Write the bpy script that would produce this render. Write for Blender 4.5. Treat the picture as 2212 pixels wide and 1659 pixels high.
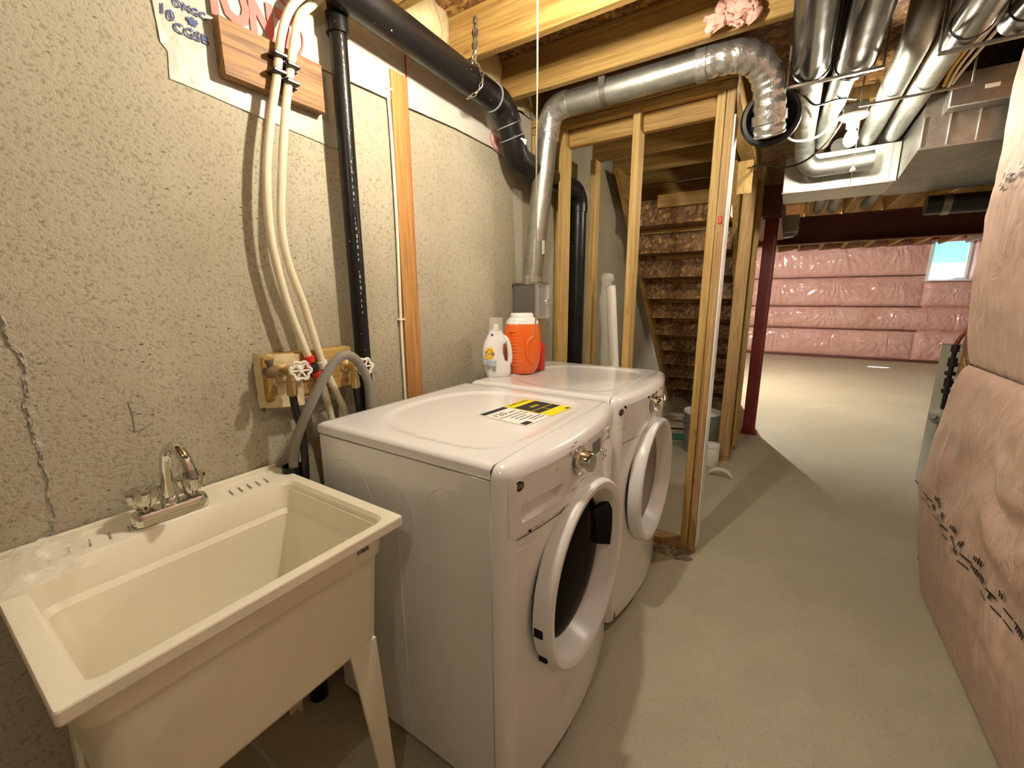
import bpy, bmesh, math, random
from mathutils import Vector, Matrix, noise
random.seed(7)
for o in list(bpy.data.objects): bpy.data.objects.remove(o, do_unlink=True)
S = bpy.context.scene
C = S.collection
PI = math.pi
# ------------------------------------------------------------------ camera
YAW, PITCH, ROLL, FPX = 0.57397, 0.20432, -0.005385, 905.0
fw = Vector((-math.sin(YAW)*math.cos(PITCH), math.cos(YAW)*math.cos(PITCH), -math.sin(PITCH)))
rt = Vector((math.cos(YAW), math.sin(YAW), 0)); up = rt.cross(fw)
r2 = rt*math.cos(ROLL)+up*math.sin(ROLL); u2 = up*math.cos(ROLL)-rt*math.sin(ROLL)
cam = bpy.data.cameras.new('camera'); cam.sensor_fit = 'HORIZONTAL'; cam.sensor_width = 36
cam.lens = FPX/2212*36; cam.clip_start = 0.02; cam.clip_end = 100
co = bpy.data.objects.new('camera', cam); C.objects.link(co)
co.matrix_world = Matrix(((r2.x,u2.x,-fw.x,0),(r2.y,u2.y,-fw.y,0),(r2.z,u2.z,-fw.z,1.4),(0,0,0,1)))
S.camera = co
# ------------------------------------------------------------------ world, exposure
W = bpy.data.worlds.new('world'); S.world = W; W.use_nodes = True
bgn = W.node_tree.nodes['Background']; bgn.inputs[0].default_value = (0.16, 0.55, 1.0, 1); bgn.inputs[1].default_value = 0.9
S.view_settings.view_transform = 'Standard'; S.view_settings.look = 'None'
S.view_settings.gamma = 1; S.view_settings.use_curve_mapping = False
S.view_settings.exposure = 1.72
BULB_NEAR, BULB_FAR, BULB_ROOM, FILL_BACK = 405.0, 220.0, 3900.0, 105.0  # the last strength is for the added fill bulb behind the camera
WARM = (1.0, 0.905, 0.735)
sun = bpy.data.lights.new('sun', 'SUN'); sun.energy = 14.0; sun.angle = .009; sun.color = (.86, .93, 1.0)
so = bpy.data.objects.new('sun', sun); C.objects.link(so); so.location = (6, 18, 12)
so.rotation_euler = Vector((-.38, -.5, -.8)).to_track_quat('-Z', 'Y').to_euler()
# daylight portal at the basement window
pl = bpy.data.lights.new('daylight_portal', 'AREA'); pl.shape = 'RECTANGLE'; pl.size = 0.6; pl.size_y = 0.8
pl.cycles.is_portal = True
po = bpy.data.objects.new('daylight_portal', pl); C.objects.link(po); po.location = (2.64, 12.2, 2.1); po.rotation_euler = (-PI/2, 0, 0)

# ------------------------------------------------------------------ node helpers
MATS = {}
class NT:
    def __init__(s, name):
        m = bpy.data.materials.new(name); m.use_nodes = True; s.m = m; s.t = m.node_tree; MATS[name] = m
        s.p = s.t.nodes['Principled BSDF']; s.tc = None
    def n(s, typ, **kw):
        nd = s.t.nodes.new(typ)
        for k, v in kw.items():
            if k in nd.inputs: 
                nd.inputs[k].default_value = v
            else: setattr(nd, k, v)
        return nd
    def l(s, a, b): s.t.links.new(a, b)
    def coord(s, scale=(1,1,1), rot=(0,0,0)):
        if not s.tc: s.tc = s.n('ShaderNodeTexCoord')
        mp = s.n('ShaderNodeMapping'); mp.inputs['Scale'].default_value = scale; mp.inputs['Rotation'].default_value = rot
        s.l(s.tc.outputs['Object'], mp.inputs['Vector']); return mp.outputs[0]
    def noise(s, vec, scale, detail=4, rough=.55, dist=0):
        nd = s.n('ShaderNodeTexNoise'); nd.inputs['Scale'].default_value = scale; nd.inputs['Detail'].default_value = detail
        nd.inputs['Roughness'].default_value = rough; nd.inputs['Distortion'].default_value = dist
        s.l(vec, nd.inputs['Vector']); return nd
    def ramp(s, fac, stops):
        r = s.n('ShaderNodeValToRGB'); e = r.color_ramp.elements
        while len(e) < len(stops): e.new(.5)
        for el, (p, c) in zip(e, stops): el.position = p; el.color = (c[0], c[1], c[2], 1) if not isinstance(c, (int, float)) else (c, c, c, 1)
        s.l(fac, r.inputs[0]); return r.outputs[0]
    def mix(s, fac, a, b, mode='MIX'):
        m = s.n('ShaderNodeMix', data_type='RGBA', blend_type=mode)
        for i, v in ((0, fac), (6, a), (7, b)):
            if hasattr(v, 'links'): s.l(v, m.inputs[i])
            else: m.inputs[i].default_value = v if isinstance(v, (int, float)) else (v[0], v[1], v[2], 1)
        return m.outputs[2]
    def bump(s, h, strength=.3, dist=.01, nrm=None):
        b = s.n('ShaderNodeBump'); b.inputs['Strength'].default_value = strength; b.inputs['Distance'].default_value = dist
        s.l(h, b.inputs['Height'])
        if nrm: s.l(nrm, b.inputs['Normal'])
        s.l(b.outputs[0], s.p.inputs['Normal']); return b.outputs[0]
    def set(s, **kw):
        for k, v in kw.items():
            k = k.replace('_', ' ')
            i = s.p.inputs[k]
            if hasattr(v, 'links'): s.l(v, i)
            else: i.default_value = (v[0], v[1], v[2], 1) if isinstance(v, tuple) and len(v) == 3 else v
        return s
def plain(name, col, rough=.5, metal=0, **kw):
    t = NT(name); t.set(Base_Color=tuple(col), Roughness=rough, Metallic=metal, **kw); return t.m
def mottled(name, c1, c2, scale=6, rough=.5, metal=0, bumps=0, bscale=60, **kw):
    t = NT(name); v = t.coord(); n = t.noise(v, scale, 4)
    t.set(Base_Color=t.ramp(n.outputs[0], [(.3, c1), (.7, c2)]), Roughness=rough, Metallic=metal, **kw)
    if bumps: t.bump(t.noise(v, bscale, 3).outputs[0], bumps, .004)
    return t.m

def concrete_wall():
    t = NT('concrete_wall'); v = t.coord()
    big = t.noise(v, 1.6, 3, .6); mid = t.noise(v, 9, 5, .65); fine = t.noise(v, 130, 3, .6)
    col = t.ramp(big.outputs[0], [(.3, (.385,.35,.25)), (.7, (.485,.45,.335))])
    col = t.mix(t.ramp(mid.outputs[0], [(.35, .0), (.7, .6)]), col, (.43,.38,.29))
    col = t.mix(t.ramp(fine.outputs[0], [(.34, .6), (.47, 0)]), col, (.20,.16,.09))
    vs = t.coord((1, .55, 1.0))
    vo = t.n('ShaderNodeTexVoronoi'); vo.inputs['Scale'].default_value = 44; t.l(vs, vo.inputs['Vector'])
    msk = t.noise(v, 4, 2)
    pit = t.ramp(vo.outputs['Distance'], [(.04, .9), (.13, 0)])
    pm = t.n('ShaderNodeMath', operation='MULTIPLY'); t.l(pit, pm.inputs[0]); t.l(t.ramp(msk.outputs[0], [(.42, 0), (.60, 1)]), pm.inputs[1])
    col = t.mix(pm.outputs[0], col, (.12,.09,.045))
    vo2 = t.n('ShaderNodeTexVoronoi'); vo2.inputs['Scale'].default_value = 105; t.l(t.coord((1, .6, 1)), vo2.inputs['Vector'])
    sp2 = t.n('ShaderNodeSeparateColor'); t.l(vo2.outputs['Color'], sp2.inputs[0])
    p2 = t.n('ShaderNodeMath', operation='MULTIPLY'); t.l(t.ramp(vo2.outputs['Distance'], [(.12, 1), (.30, 0)]), p2.inputs[0]); t.l(t.ramp(sp2.outputs[0], [(.52, 0), (.66, 1)]), p2.inputs[1])
    col = t.mix(p2.outputs[0], col, (.13,.10,.05))
    # damp darker staining low on the wall has its own shape
    st = t.noise(t.coord((1, 1.2, .8)), 1.1, 4, .6)
    col = t.mix(t.ramp(st.outputs[0], [(.50, 0), (.70, .5)]), col, (.29,.24,.15))
    t.set(Base_Color=col, Roughness=.9)
    a = t.n('ShaderNodeMath', operation='SUBTRACT'); t.l(fine.outputs[0], a.inputs[0]); t.l(pm.outputs[0], a.inputs[1])
    b = t.n('ShaderNodeMath', operation='ADD'); t.l(a.outputs[0], b.inputs[0]); t.l(mid.outputs[0], b.inputs[1])
    t.bump(b.outputs[0], .48, .007); return t.m
def concrete_floor():
    t = NT('concrete_floor'); v = t.coord()
    big = t.noise(v, .9, 4, .55, .4); mid = t.noise(v, 5, 6, .7, .6); fine = t.noise(v, 95, 3, .6)
    col = t.ramp(big.outputs[0], [(.3, (.415,.38,.275)), (.7, (.52,.48,.365))])
    col = t.mix(t.ramp(mid.outputs[0], [(.42, 0), (.72, .75)]), col, (.40,.37,.27))
    col = t.mix(t.ramp(fine.outputs[0], [(.34, .38), (.46, 0)]), col, (.27,.22,.13))
    t.set(Base_Color=col, Roughness=.5); t.bump(fine.outputs[0], .12, .004); return t.m
def pine(name, axis, c1=(.45,.285,.085), c2=(.32,.175,.042), dirt=.25):
    t = NT(name)
    sc = {'x': (.35,9,9), 'y': (9,.35,9), 'z': (9,9,.35)}[axis]
    v = t.coord(sc); v0 = t.coord()
    g = t.noise(v, 3.2, 5, .6, 1.2); g2 = t.noise(v, 14, 3, .6)
    col = t.ramp(g.outputs[0], [(.35, c2), (.55, c1), (.75, tuple(min(1, k*1.13) for k in c1))])
    col = t.mix(t.ramp(g2.outputs[0], [(.35, .5), (.55, 0)]), col, tuple(k*.6 for k in c2))
    # knots
    vk = t.coord({'x': (1.2,4,4), 'y': (4,1.2,4), 'z': (4,4,1.2)}[axis])
    vo = t.n('ShaderNodeTexVoronoi'); vo.inputs['Scale'].default_value = 2.6; t.l(vk, vo.inputs['Vector'])
    col = t.mix(t.ramp(vo.outputs['Distance'], [(.035, .85), (.10, 0)]), col, (.20,.08,.02))
    d = t.noise(v0, 3.5, 4)
    col = t.mix(t.ramp(d.outputs[0], [(.5, 0), (.75, dirt)]), col, (.35,.19,.06))
    t.set(Base_Color=col, Roughness=.62); t.bump(g2.outputs[0], .15, .003); return t.m
def osb(name):
    t = NT(name); n = t.noise(t.coord(), 5, 2); cols = []
    acc = None
    for k, (rot, off) in enumerate((((.2,.3,.2), .1), ((1.1,.9,.8), .5), ((2.2,.4,1.7), .9))):
        v = t.coord((9, 9, 9), rot); mp = t.n('ShaderNodeMapping'); mp.inputs['Scale'].default_value = (1.0, 4.2, 4.2); mp.inputs['Location'].default_value = (off*7, off*3, off)
        t.l(v, mp.inputs['Vector'])
        vo = t.n('ShaderNodeTexVoronoi'); vo.inputs['Scale'].default_value = 1.3; t.l(mp.outputs[0], vo.inputs['Vector'])
        sp = t.n('ShaderNodeSeparateColor'); t.l(vo.outputs['Color'], sp.inputs[0])
        c = t.ramp(sp.outputs[0], [(.0, (.10,.04,.012)), (.45, (.19,.09,.026)), (.8, (.31,.165,.05)), (1, (.47,.29,.10))])
        c = t.mix(t.ramp(vo.outputs['Distance'], [(.5, 0), (.9, .5)]), c, (.10,.04,.012))
        acc = c if acc is None else t.mix(t.ramp(sp.outputs[1], [(.5, 0), (.52, 1)]), acc, c)
        last = sp
    t.set(Base_Color=acc, Roughness=.6); t.bump(last.outputs[2], .2, .003); return t.m
def galv(name, tint=(.60,.61,.57), rough=.34):
    t = NT(name); v = t.coord(); vo = t.n('ShaderNodeTexVoronoi'); vo.inputs['Scale'].default_value = 42; t.l(v, vo.inputs['Vector'])
    sp = t.n('ShaderNodeSeparateColor'); t.l(vo.outputs['Color'], sp.inputs[0])
    n = t.noise(v, 5, 4)
    col = t.ramp(sp.outputs[0], [(0, tuple(k*.88 for k in tint)), (1, tuple(min(1, k*1.1) for k in tint))])
    col = t.mix(t.ramp(n.outputs[0], [(.4, 0), (.75, .4)]), col, tuple(k*.72 for k in tint))
    t.set(Base_Color=col, Metallic=.92, Roughness=t.ramp(n.outputs[0], [(.3, rough-.08), (.7, rough+.12)])); return t.m
def foil(name):
    t = NT(name); v = t.coord(); n = t.noise(v, 26, 4, .6, .8); n2 = t.noise(v, 70, 2)
    t.set(Base_Color=t.ramp(n2.outputs[0], [(.3, (.50,.50,.48)), (.7, (.68,.68,.66))]), Metallic=.85, Roughness=.27)
    t.bump(n.outputs[0], .55, .010); return t.m
def poly_pink(name, c1, c2, haze=.25, rough=.22, bs=1.0):
    t = NT(name); v = t.coord()
    n = t.noise(v, 2.4, 4, .6, .5); f = t.noise(v, 22, 4, .6)
    col = t.ramp(n.outputs[0], [(.3, c1), (.7, c2)])
    col = t.mix(t.ramp(f.outputs[0], [(.35, .35), (.6, 0)]), col, tuple(k*.72 for k in c1))
    t.set(Base_Color=col, Roughness=.55, Coat_Weight=haze, Coat_Roughness=rough)
    w = t.noise(t.coord((3, 3, 1.1)), 4.5, 5, .62, 1.4)
    t.bump(w.outputs[0], .55*bs, .03); return t.m
def abs_black():
    t = NT('abs_black'); v = t.coord(); n = t.noise(v, 75, 2); d = t.noise(v, 6, 3)
    col = t.mix(t.ramp(n.outputs[0], [(.72, 0), (.76, 1)]), (.007,.006,.0055), (.55,.50,.40))
    t.set(Base_Color=col, Roughness=t.ramp(d.outputs[0], [(.3, .26), (.7, .45)]), Specular_IOR_Level=.32); return t.m
def clear_film(name, col=(.9,.88,.8), alpha=.3, rough=.15):
    t = NT(name); v = t.coord(); n = t.noise(v, 18, 4, .6, 1)
    t.set(Base_Color=col, Roughness=rough, Alpha=alpha, Coat_Weight=.5); t.bump(n.outputs[0], .6, .01); return t.m
def emit(name, col, strength):
    t = NT(name); t.set(Base_Color=(.9,.9,.9), Emission_Color=tuple(col), Emission_Strength=strength); return t.m

concrete_wall(); concrete_floor(); osb('osb'); galv('galv', (.47,.485,.45), .40); galv('galv_dull', (.30,.275,.245), .40); galv('galv_dark_reflect', (.22,.22,.215), .20); foil('foil'); abs_black()  # darkest galv tint: reflected dark ceiling put into the near ducts' colour
pine('pine_x', 'x'); pine('pine_y', 'y'); pine('pine_z', 'z', (.57,.395,.145), (.44,.275,.08))
pine('pine_old_z', 'z', (.50,.33,.14), (.34,.20,.07), .6); pine('cedar_y', 'y', (.33,.17,.055), (.13,.05,.014), .15); pine('cedar_z', 'z', (.52,.27,.085), (.36,.16,.045), .3)
poly_pink('poly_pink_near', (.60,.40,.31), (.71,.52,.415), .45, .28, 1.3)
poly_pink('poly_pink_far', (.66,.36,.31), (.76,.47,.41), .7, .2, 1.6)
poly_pink('batt_cream', (.60,.48,.26), (.70,.58,.34), .5, .3)
mottled('fiberglass_pink', (.66,.33,.26), (.80,.50,.42), 14, .95, 0, .8, 40)
mottled('poly_sheet', (.40,.38,.30), (.52,.495,.41), 5, .42, 0, .3, 22, Coat_Weight=.15)
mottled('house_wrap', (.54,.505,.42), (.63,.595,.51), 4, .5, 0, .2, 30)
mottled('white_enamel', (.79,.79,.80), (.83,.83,.84), 2, .22, 0, Coat_Weight=.6, Coat_Roughness=.06)
mottled('white_plastic', (.80,.80,.81), (.84,.84,.85), 3, .3)
mottled('sink_plastic', (.82,.77,.62), (.88,.83,.68), 3, .38, 0, .03, 200)
plain('chrome', (.78,.77,.75), .08, 1); plain('chrome_dark', (.45,.43,.41), .12, 1)
plain('acrylic', (.62,.60,.54), .10, 1.0)
mottled('brass', (.50,.36,.16), (.62,.48,.26), 30, .38, .85); plain('brass_dark', (.20,.14,.08), .5, .6)
plain('black_rubber', (.012,.011,.010), .45); plain('grey_hose', (.23,.21,.175), .55)
mottled('pex', (.66,.615,.45), (.72,.68,.51), 8, .28, 0, Subsurface_Weight=.15)
plain('pex_red', (.62,.035,.02), .35); plain('black_clip', (.02,.015,.012), .35)
plain('ink_red', (.66,.16,.13), .6); plain('ink_blue', (.05,.07,.20), .6); plain('ink_black', (.02,.02,.02), .6)
plain('ink_grey', (.25,.25,.25), .6); plain('ink_tan', (.55,.40,.16), .6)
plain('paper', (.84,.82,.77), .6); plain('label_yellow', (.85,.72,.02), .5)
plain('tide_orange', (.80,.14,.01), .32, 0, Coat_Weight=.3); plain('tide_print', (.90,.30,.06), .4); plain('tide_red', (.50,.02,.02), .35); plain('tide_yellow', (.90,.72,.05), .5)
plain('tide_logo_orange', (.85,.28,.02), .5); plain('tide_blue', (.04,.03,.28), .5); plain('label_lightblue', (.42,.56,.68), .5); plain('label_haze', (.66,.68,.66), .4)
plain('glass_dark', (.010,.007,.006), .07, 0, Specular_IOR_Level=.03, IOR=1.2); plain('door_black', (.008,.006,.006), .4, 0, Specular_IOR_Level=.15)
plain('dryer_glass', (.22,.19,.14), .12); plain('lcd', (.17,.17,.15), .25); plain('dark_gap', (.03,.025,.02), .8)
clear_film('clear_bag', (.92,.90,.82), .30, .12); clear_film('clear_cap', (.80,.78,.72), .28, .1); clear_film('clear_cover', (.75,.74,.70), .35, .08)
mottled('red_oxide', (.15,.014,.010), (.22,.025,.016), 8, .5); mottled('steel_brown', (.10,.028,.016), (.15,.045,.024), 5, .55)
mottled('grey_box', (.12,.115,.10), (.16,.15,.135), 6, .5); mottled('furnace_grey', (.30,.31,.28), (.36,.37,.34), 4, .45)
plain('porcelain', (.86,.85,.82), .2); plain('nm_white', (.82,.78,.66), .45); plain('nm_yellow', (.80,.55,.10), .45); plain('strap_steel', (.35,.31,.26), .4, .9)
plain('zinc', (.66,.64,.58), .3, 1); plain('string', (.46,.38,.25), .9)
mottled('grey_pail', (.17,.18,.175), (.22,.23,.22), 5, .45); mottled('cardboard', (.42,.36,.27), (.52,.46,.36), 5, .8); plain('box_green', (.06,.25,.12), .6)
mottled('sawdust', (.16,.12,.07), (.34,.28,.19), 40, .95); mottled('pvc_white', (.78,.75,.68), (.84,.81,.74), 5, .4); mottled('well_metal', (.78,.79,.80), (.9,.9,.9), 6, .5)
plain('window_vinyl', (.82,.82,.84), .35); plain('red_tape', (.55,.03,.02), .45); mottled('mortar_groove_shade', (.27,.24,.18), (.47,.44,.36), 40, .95, 0, .5, 120)  # one grey for the real mortar ridge and for painted groove shade
t_ = NT('window_glass'); t_.set(Base_Color=(1,1,1), Roughness=.02, Alpha=.12, Specular_IOR_Level=.3)
emit('bulb_near_glow', WARM, BULB_NEAR); emit('bulb_far_glow', WARM, BULB_FAR); emit('bulb_room_glow', (1,.95,.84), BULB_ROOM); emit('fill_back_glow', WARM, FILL_BACK)

# ------------------------------------------------------------------ mesh helpers
def B(): return bmesh.new()
def box(bm, lo, hi, bev=0, seg=1, M=None):
    lo = Vector(lo); hi = Vector(hi); c = (lo+hi)/2; d = hi-lo
    g = bmesh.ops.create_cube(bm, size=1, matrix=Matrix.Translation(c) @ Matrix.Diagonal((abs(d.x), abs(d.y), abs(d.z), 1)))
    vs = g['verts']
    if bev:
        es = list({e for v in vs for e in v.link_edges})
        r = bmesh.ops.bevel(bm, geom=es, offset=bev, segments=seg, affect='EDGES', profile=.5)
        vs = list({v for f in r['faces'] for v in f.verts} | {v for v in vs if v.is_valid})
    if M: bmesh.ops.transform(bm, matrix=M, verts=[v for v in vs if v.is_valid])
    return bm
def catmull(pts, n=8):
    P = [Vector(p) for p in pts]; out = []
    for i in range(len(P)-1):
        a, b, c, d = P[max(i-1, 0)], P[i], P[i+1], P[min(i+2, len(P)-1)]
        for k in range(n):
            t = k/n
            out.append(.5*((2*b)+(c-a)*t+(2*a-5*b+4*c-d)*t*t+(3*b-a-3*c+d)*t**3))
    out.append(P[-1]); return out
def tube(bm, pts, r, seg=12, cap=True, smooth=0, rad=None):
    P = catmull(pts, smooth) if smooth else [Vector(p) for p in pts]
    n = len(P); rings = []; nrm = None
    for i, p in enumerate(P):
        tg = ((P[min(i+1, n-1)]-P[i]).normalized() + (P[i]-P[max(i-1, 0)]).normalized()).normalized() if n > 1 else Vector((0,0,1))
        if nrm is None:
            nrm = tg.orthogonal().normalized()
        else:
            nrm = (nrm - tg*nrm.dot(tg)).normalized()
        bn = tg.cross(nrm); rr = rad(i/(n-1)) if callable(rad) else r
        rings.append([bm.verts.new(p + (nrm*math.cos(2*PI*k/seg)+bn*math.sin(2*PI*k/seg))*rr) for k in range(seg)])
    for a, b in zip(rings, rings[1:]):
        for k in range(seg): bm.faces.new((a[k], a[(k+1) % seg], b[(k+1) % seg], b[k]))
    if cap: bm.faces.new(rings[0][::-1]); bm.faces.new(rings[-1])
    return bm
def lathe(bm, prof, M=None, seg=28, cap0=True, cap1=True, flute=None):
    M = M or Matrix(); rings = []
    for (r, z) in prof:
        rings.append([bm.verts.new(M @ Vector(((r*(flute(k) if flute else 1))*math.cos(2*PI*k/seg), (r*(flute(k) if flute else 1))*math.sin(2*PI*k/seg), z))) for k in range(seg)])
    for a, b in zip(rings, rings[1:]):
        for k in range(seg): bm.faces.new((a[k], a[(k+1) % seg], b[(k+1) % seg], b[k]))
    if cap0: bm.faces.new(rings[0][::-1])
    if cap1: bm.faces.new(rings[-1])
    return bm
def aim(loc, d, upv=(0,0,1)):
    z = Vector(d).normalized(); u = Vector(upv)
    if abs(z.dot(u)) > .98: u = Vector((1,0,0))
    x = u.cross(z).normalized(); y = z.cross(x)
    return Matrix(((x.x,y.x,z.x,loc[0]),(x.y,y.y,z.y,loc[1]),(x.z,y.z,z.z,loc[2]),(0,0,0,1)))
def prism(bm, poly, M, d0, d1):
    a = [bm.verts.new(M @ Vector((p[0], p[1], d0))) for p in poly]; b = [bm.verts.new(M @ Vector((p[0], p[1], d1))) for p in poly]
    n = len(poly)
    bm.faces.new(a[::-1]); bm.faces.new(b)
    for i in range(n): bm.faces.new((a[i], a[(i+1) % n], b[(i+1) % n], b[i]))
    return bm
def grid(bm, nu, nv, f, close=False, thick=None):
    g = [[bm.verts.new(f(i/nu, j/nv)) for j in range(nv+1)] for i in range(nu+1)]
    for i in range(nu):
        for j in range(nv): bm.faces.new((g[i][j], g[i+1][j], g[i+1][j+1], g[i][j+1]))
    if thick:
        bmesh.ops.recalc_face_normals(bm, faces=bm.faces[:])
        bmesh.ops.solidify(bm, geom=bm.faces[:], thickness=thick)
    return bm
# frames for flat print: local X = reading direction, local Y = up, Z = outward
MX = lambda x, y, z: Matrix(((0,0,1,x),(1,0,0,y),(0,1,0,z),(0,0,0,1)))       # facing +x, reads along +y
MTOP = lambda x, y, z: Matrix(((0,-1,0,x),(1,0,0,y),(0,0,1,z),(0,0,0,1)))    # facing +z, reads along +y, top toward -x
def text_bm(bm, s, size, M, ext=.0004, align='CENTER', off=0):
    cu = bpy.data.curves.new('print', 'FONT'); cu.body = s; cu.size = size; cu.extrude = ext; cu.align_x = align; cu.align_y = 'CENTER'; cu.resolution_u = 2; cu.offset = off
    o = bpy.data.objects.new('print', cu); C.objects.link(o)
    dg = bpy.context.evaluated_depsgraph_get(); me = bpy.data.meshes.new_from_object(o.evaluated_get(dg))
    me.transform(M); bm.from_mesh(me); bpy.data.objects.remove(o); bpy.data.meshes.remove(me); bpy.data.curves.remove(cu)
    return bm
def obj(name, bm, mat, parent=None, smooth=40, kind=None, label=None):
    bmesh.ops.recalc_face_normals(bm, faces=bm.faces[:])
    me = bpy.data.meshes.new(name); bm.to_mesh(me); bm.free()
    me.materials.append(MATS[mat])
    if smooth:
        for p in me.polygons: p.use_smooth = True
        me.set_sharp_from_angle(angle=math.radians(smooth))
    o = bpy.data.objects.new(name, me); C.objects.link(o)
    if parent:
        o.parent = parent; m = Matrix(); q = parent
        loc = parent.get('_loc'); 
        if loc is not None: o.matrix_parent_inverse = Matrix.Translation(-Vector(loc))
    if kind: o['kind'] = kind
    if label: o['label'] = label
    return o
def thing(name, label, cat, loc=(0,0,0), group=None):
    o = bpy.data.objects.new(name, None); C.objects.link(o); o.location = loc; o['_loc'] = list(loc)
    o['label'] = label; o['category'] = cat; o.empty_display_size = .05
    if group: o['group'] = group
    return o
def tag(o, label, cat, group=None):
    o['label'] = label; o['category'] = cat
    if group: o['group'] = group
    return o
def bx(name, lo, hi, mat, parent=None, bev=.002, seg=1, kind=None, label=None):
    return obj(name, box(B(), lo, hi, bev, seg), mat, parent, kind=kind, label=label)
def fbm(x, y, z, o=4): return noise.fractal(Vector((x, y, z)), 1.0, 2.0, o)

# ================================================================== STRUCTURE
JB, JT = 2.39, 2.575
bx('floor', (-1.6, -2.1, -.12), (3.7, 12.6, 0), 'concrete_floor', bev=0, kind='structure')
wl = bx('wall_left', (-1.6, -2.1, 0), (-1.35, 12.6, JT), 'concrete_wall', bev=0, kind='structure')
bx('wall_back', (-1.35, -2.1, 0), (.78, -1.95, JT), 'concrete_wall', bev=0, kind='structure')
bx('wall_utility', (.95, 2.75, 0), (3.7, 2.9, JT), 'osb', bev=0, kind='structure')
bx('wall_side', (3.5, 2.9, 0), (3.7, 12.6, JT), 'concrete_wall', bev=0, kind='structure')
ce = bx('ceiling', (-1.6, -2.1, JT), (3.7, 12.35, JT+.02), 'osb', bev=0, kind='structure')
for y in (-1.6, -1.2, -.8, -.4, 0, .4, .8, 1.2, 1.6, 2.0):
    bx('joist', (-1.35, y, JB), (-.03, y+.038, JT), 'pine_x', ce, .003)
for y in (2.42, 2.8, 3.22, 3.65, 4.09):
    bx('joist', (-1.35, y, JB), (-.29, y+.038, JT), 'pine_x', ce, .003)
for i in range(9):
    x = .066+.39*i
    bx('joist', (x, -1.9, JB), (x+.038, 12.0, JT), 'pine_y', ce, .003)
bx('joist', (-.33, 4.8, JB), (-.292, 12.0, JT), 'pine_y', ce, .003)
bx('joist', (-.03, -1.9, JB), (.008, 4.6, JT), 'pine_y', ce, .003)
# plastic covered batts closing the joist bays above the concrete wall
bays = [(.838, 1.2), (1.238, 1.6), (1.638, 2.0), (2.038, 2.3)]
for (a, b) in bays:
    def f(u, v, a=a, b=b):
        y = a+.003+(b-a-.006)*u; z = JB+.002+(JT-JB-.002)*v
        return Vector((-1.347+.045*math.sin(PI*u)**.5*math.sin(PI*(.15+.7*v)) + .012*fbm(y*14, z*14, 1), y, z))
    obj('header_batt', grid(B(), 14, 10, f), 'batt_cream', wl, kind=None)
# crack repaired with a rough ridge
ck = [(.161,1.50),(.161,1.37),(.165,1.313),(.178,1.278),(.168,1.173),(.170,1.056),(.166,.969),(.158,.87),(.16,.6)]
b = B()
P = catmull([(-1.35, y, z) for y, z in ck], 14)
def ckf(u, v):
    i = min(int(u*(len(P)-1)), len(P)-2); p = P[i].lerp(P[i+1], u*(len(P)-1)-i); w = .005+.008*abs(fbm(p.z*9, 3, 1))
    h = max(0, math.sin(PI*v))*(.002+.007*abs(fbm(p.z*90, v*9, 2))) - .001
    return Vector((-1.35+h, p.y+(v-.5)*2*w+.007*fbm(p.z*22, 1, v), p.z))
obj('crack_ridge', grid(b, 220, 8, ckf), 'mortar_groove_shade', wl, 15, label='rough grey ridge of mortar along a crack')
b = B()
for pts in ([(-1.349,.331,1.15),(-1.349,.334,1.11),(-1.349,.333,1.07)], [(-1.349,.322,1.083),(-1.349,.34,1.073),(-1.349,.372,1.088)], [(-1.349,.334,1.115),(-1.349,.345,1.118),(-1.349,.352,1.116)]):
    tube(b, pts, .0012, 5, smooth=5)
obj('pencil_mark', b, 'ink_grey', wl)

# ---- stud partition in front of the stair well
pw = thing('wall_partition', '', ''); del pw['label']; del pw['category']; pw['kind'] = 'structure'
SY0, SY1 = 2.30, 2.389
bx('bottom_plate', (-1.345, SY0, 0), (-.285, SY1, .038), 'pine_old_z', pw, .003)
bx('top_plate', (-1.345, SY0, 2.352), (-.285, SY1, 2.39), 'pine_x', pw, .003)
bx('top_plate', (-1.345, SY0, 2.312), (-.285, SY1, 2.350), 'pine_x', pw, .003)
for x0, m in ((-1.343, 'pine_z'), (-1.166, 'pine_z'), (-.752, 'pine_z'), (-.367, 'pine_z'), (-.327, 'pine_old_z')):
    bx('stud', (x0, SY0, .038), (x0+.038, SY1, 2.312), m, pw, .003)
bx('blocking', (-1.126, SY1-.042, 2.222), (-.754, SY1-.004, 2.310), 'pine_x', pw, .003)
bx('blocking', (-.712, SY1-.042, 2.222), (-.369, SY1-.004, 2.310), 'pine_x', pw, .003)
bx('edge_strip', (-.2885, SY0-.002, .04), (-.281, SY1+.002, 2.20), 'window_vinyl', pw, .001, label='white edge strip on the end stud')  # thin white strip over the right side face of the end stud
bx('red_tag', (-.318, SY0-.006, 1.735), (-.300, SY0-.0005, 1.770), 'red_tape', pw, .002, label='small red plastic tag')
bx('stud', (-1.21, 2.86, 0), (-1.172, 2.949, 2.3), 'pine_z', pw, .003)
bx('stud', (-1.345, 2.62, 0), (-1.30, 2.70, 2.39), 'pine_z', pw, .003)
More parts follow.
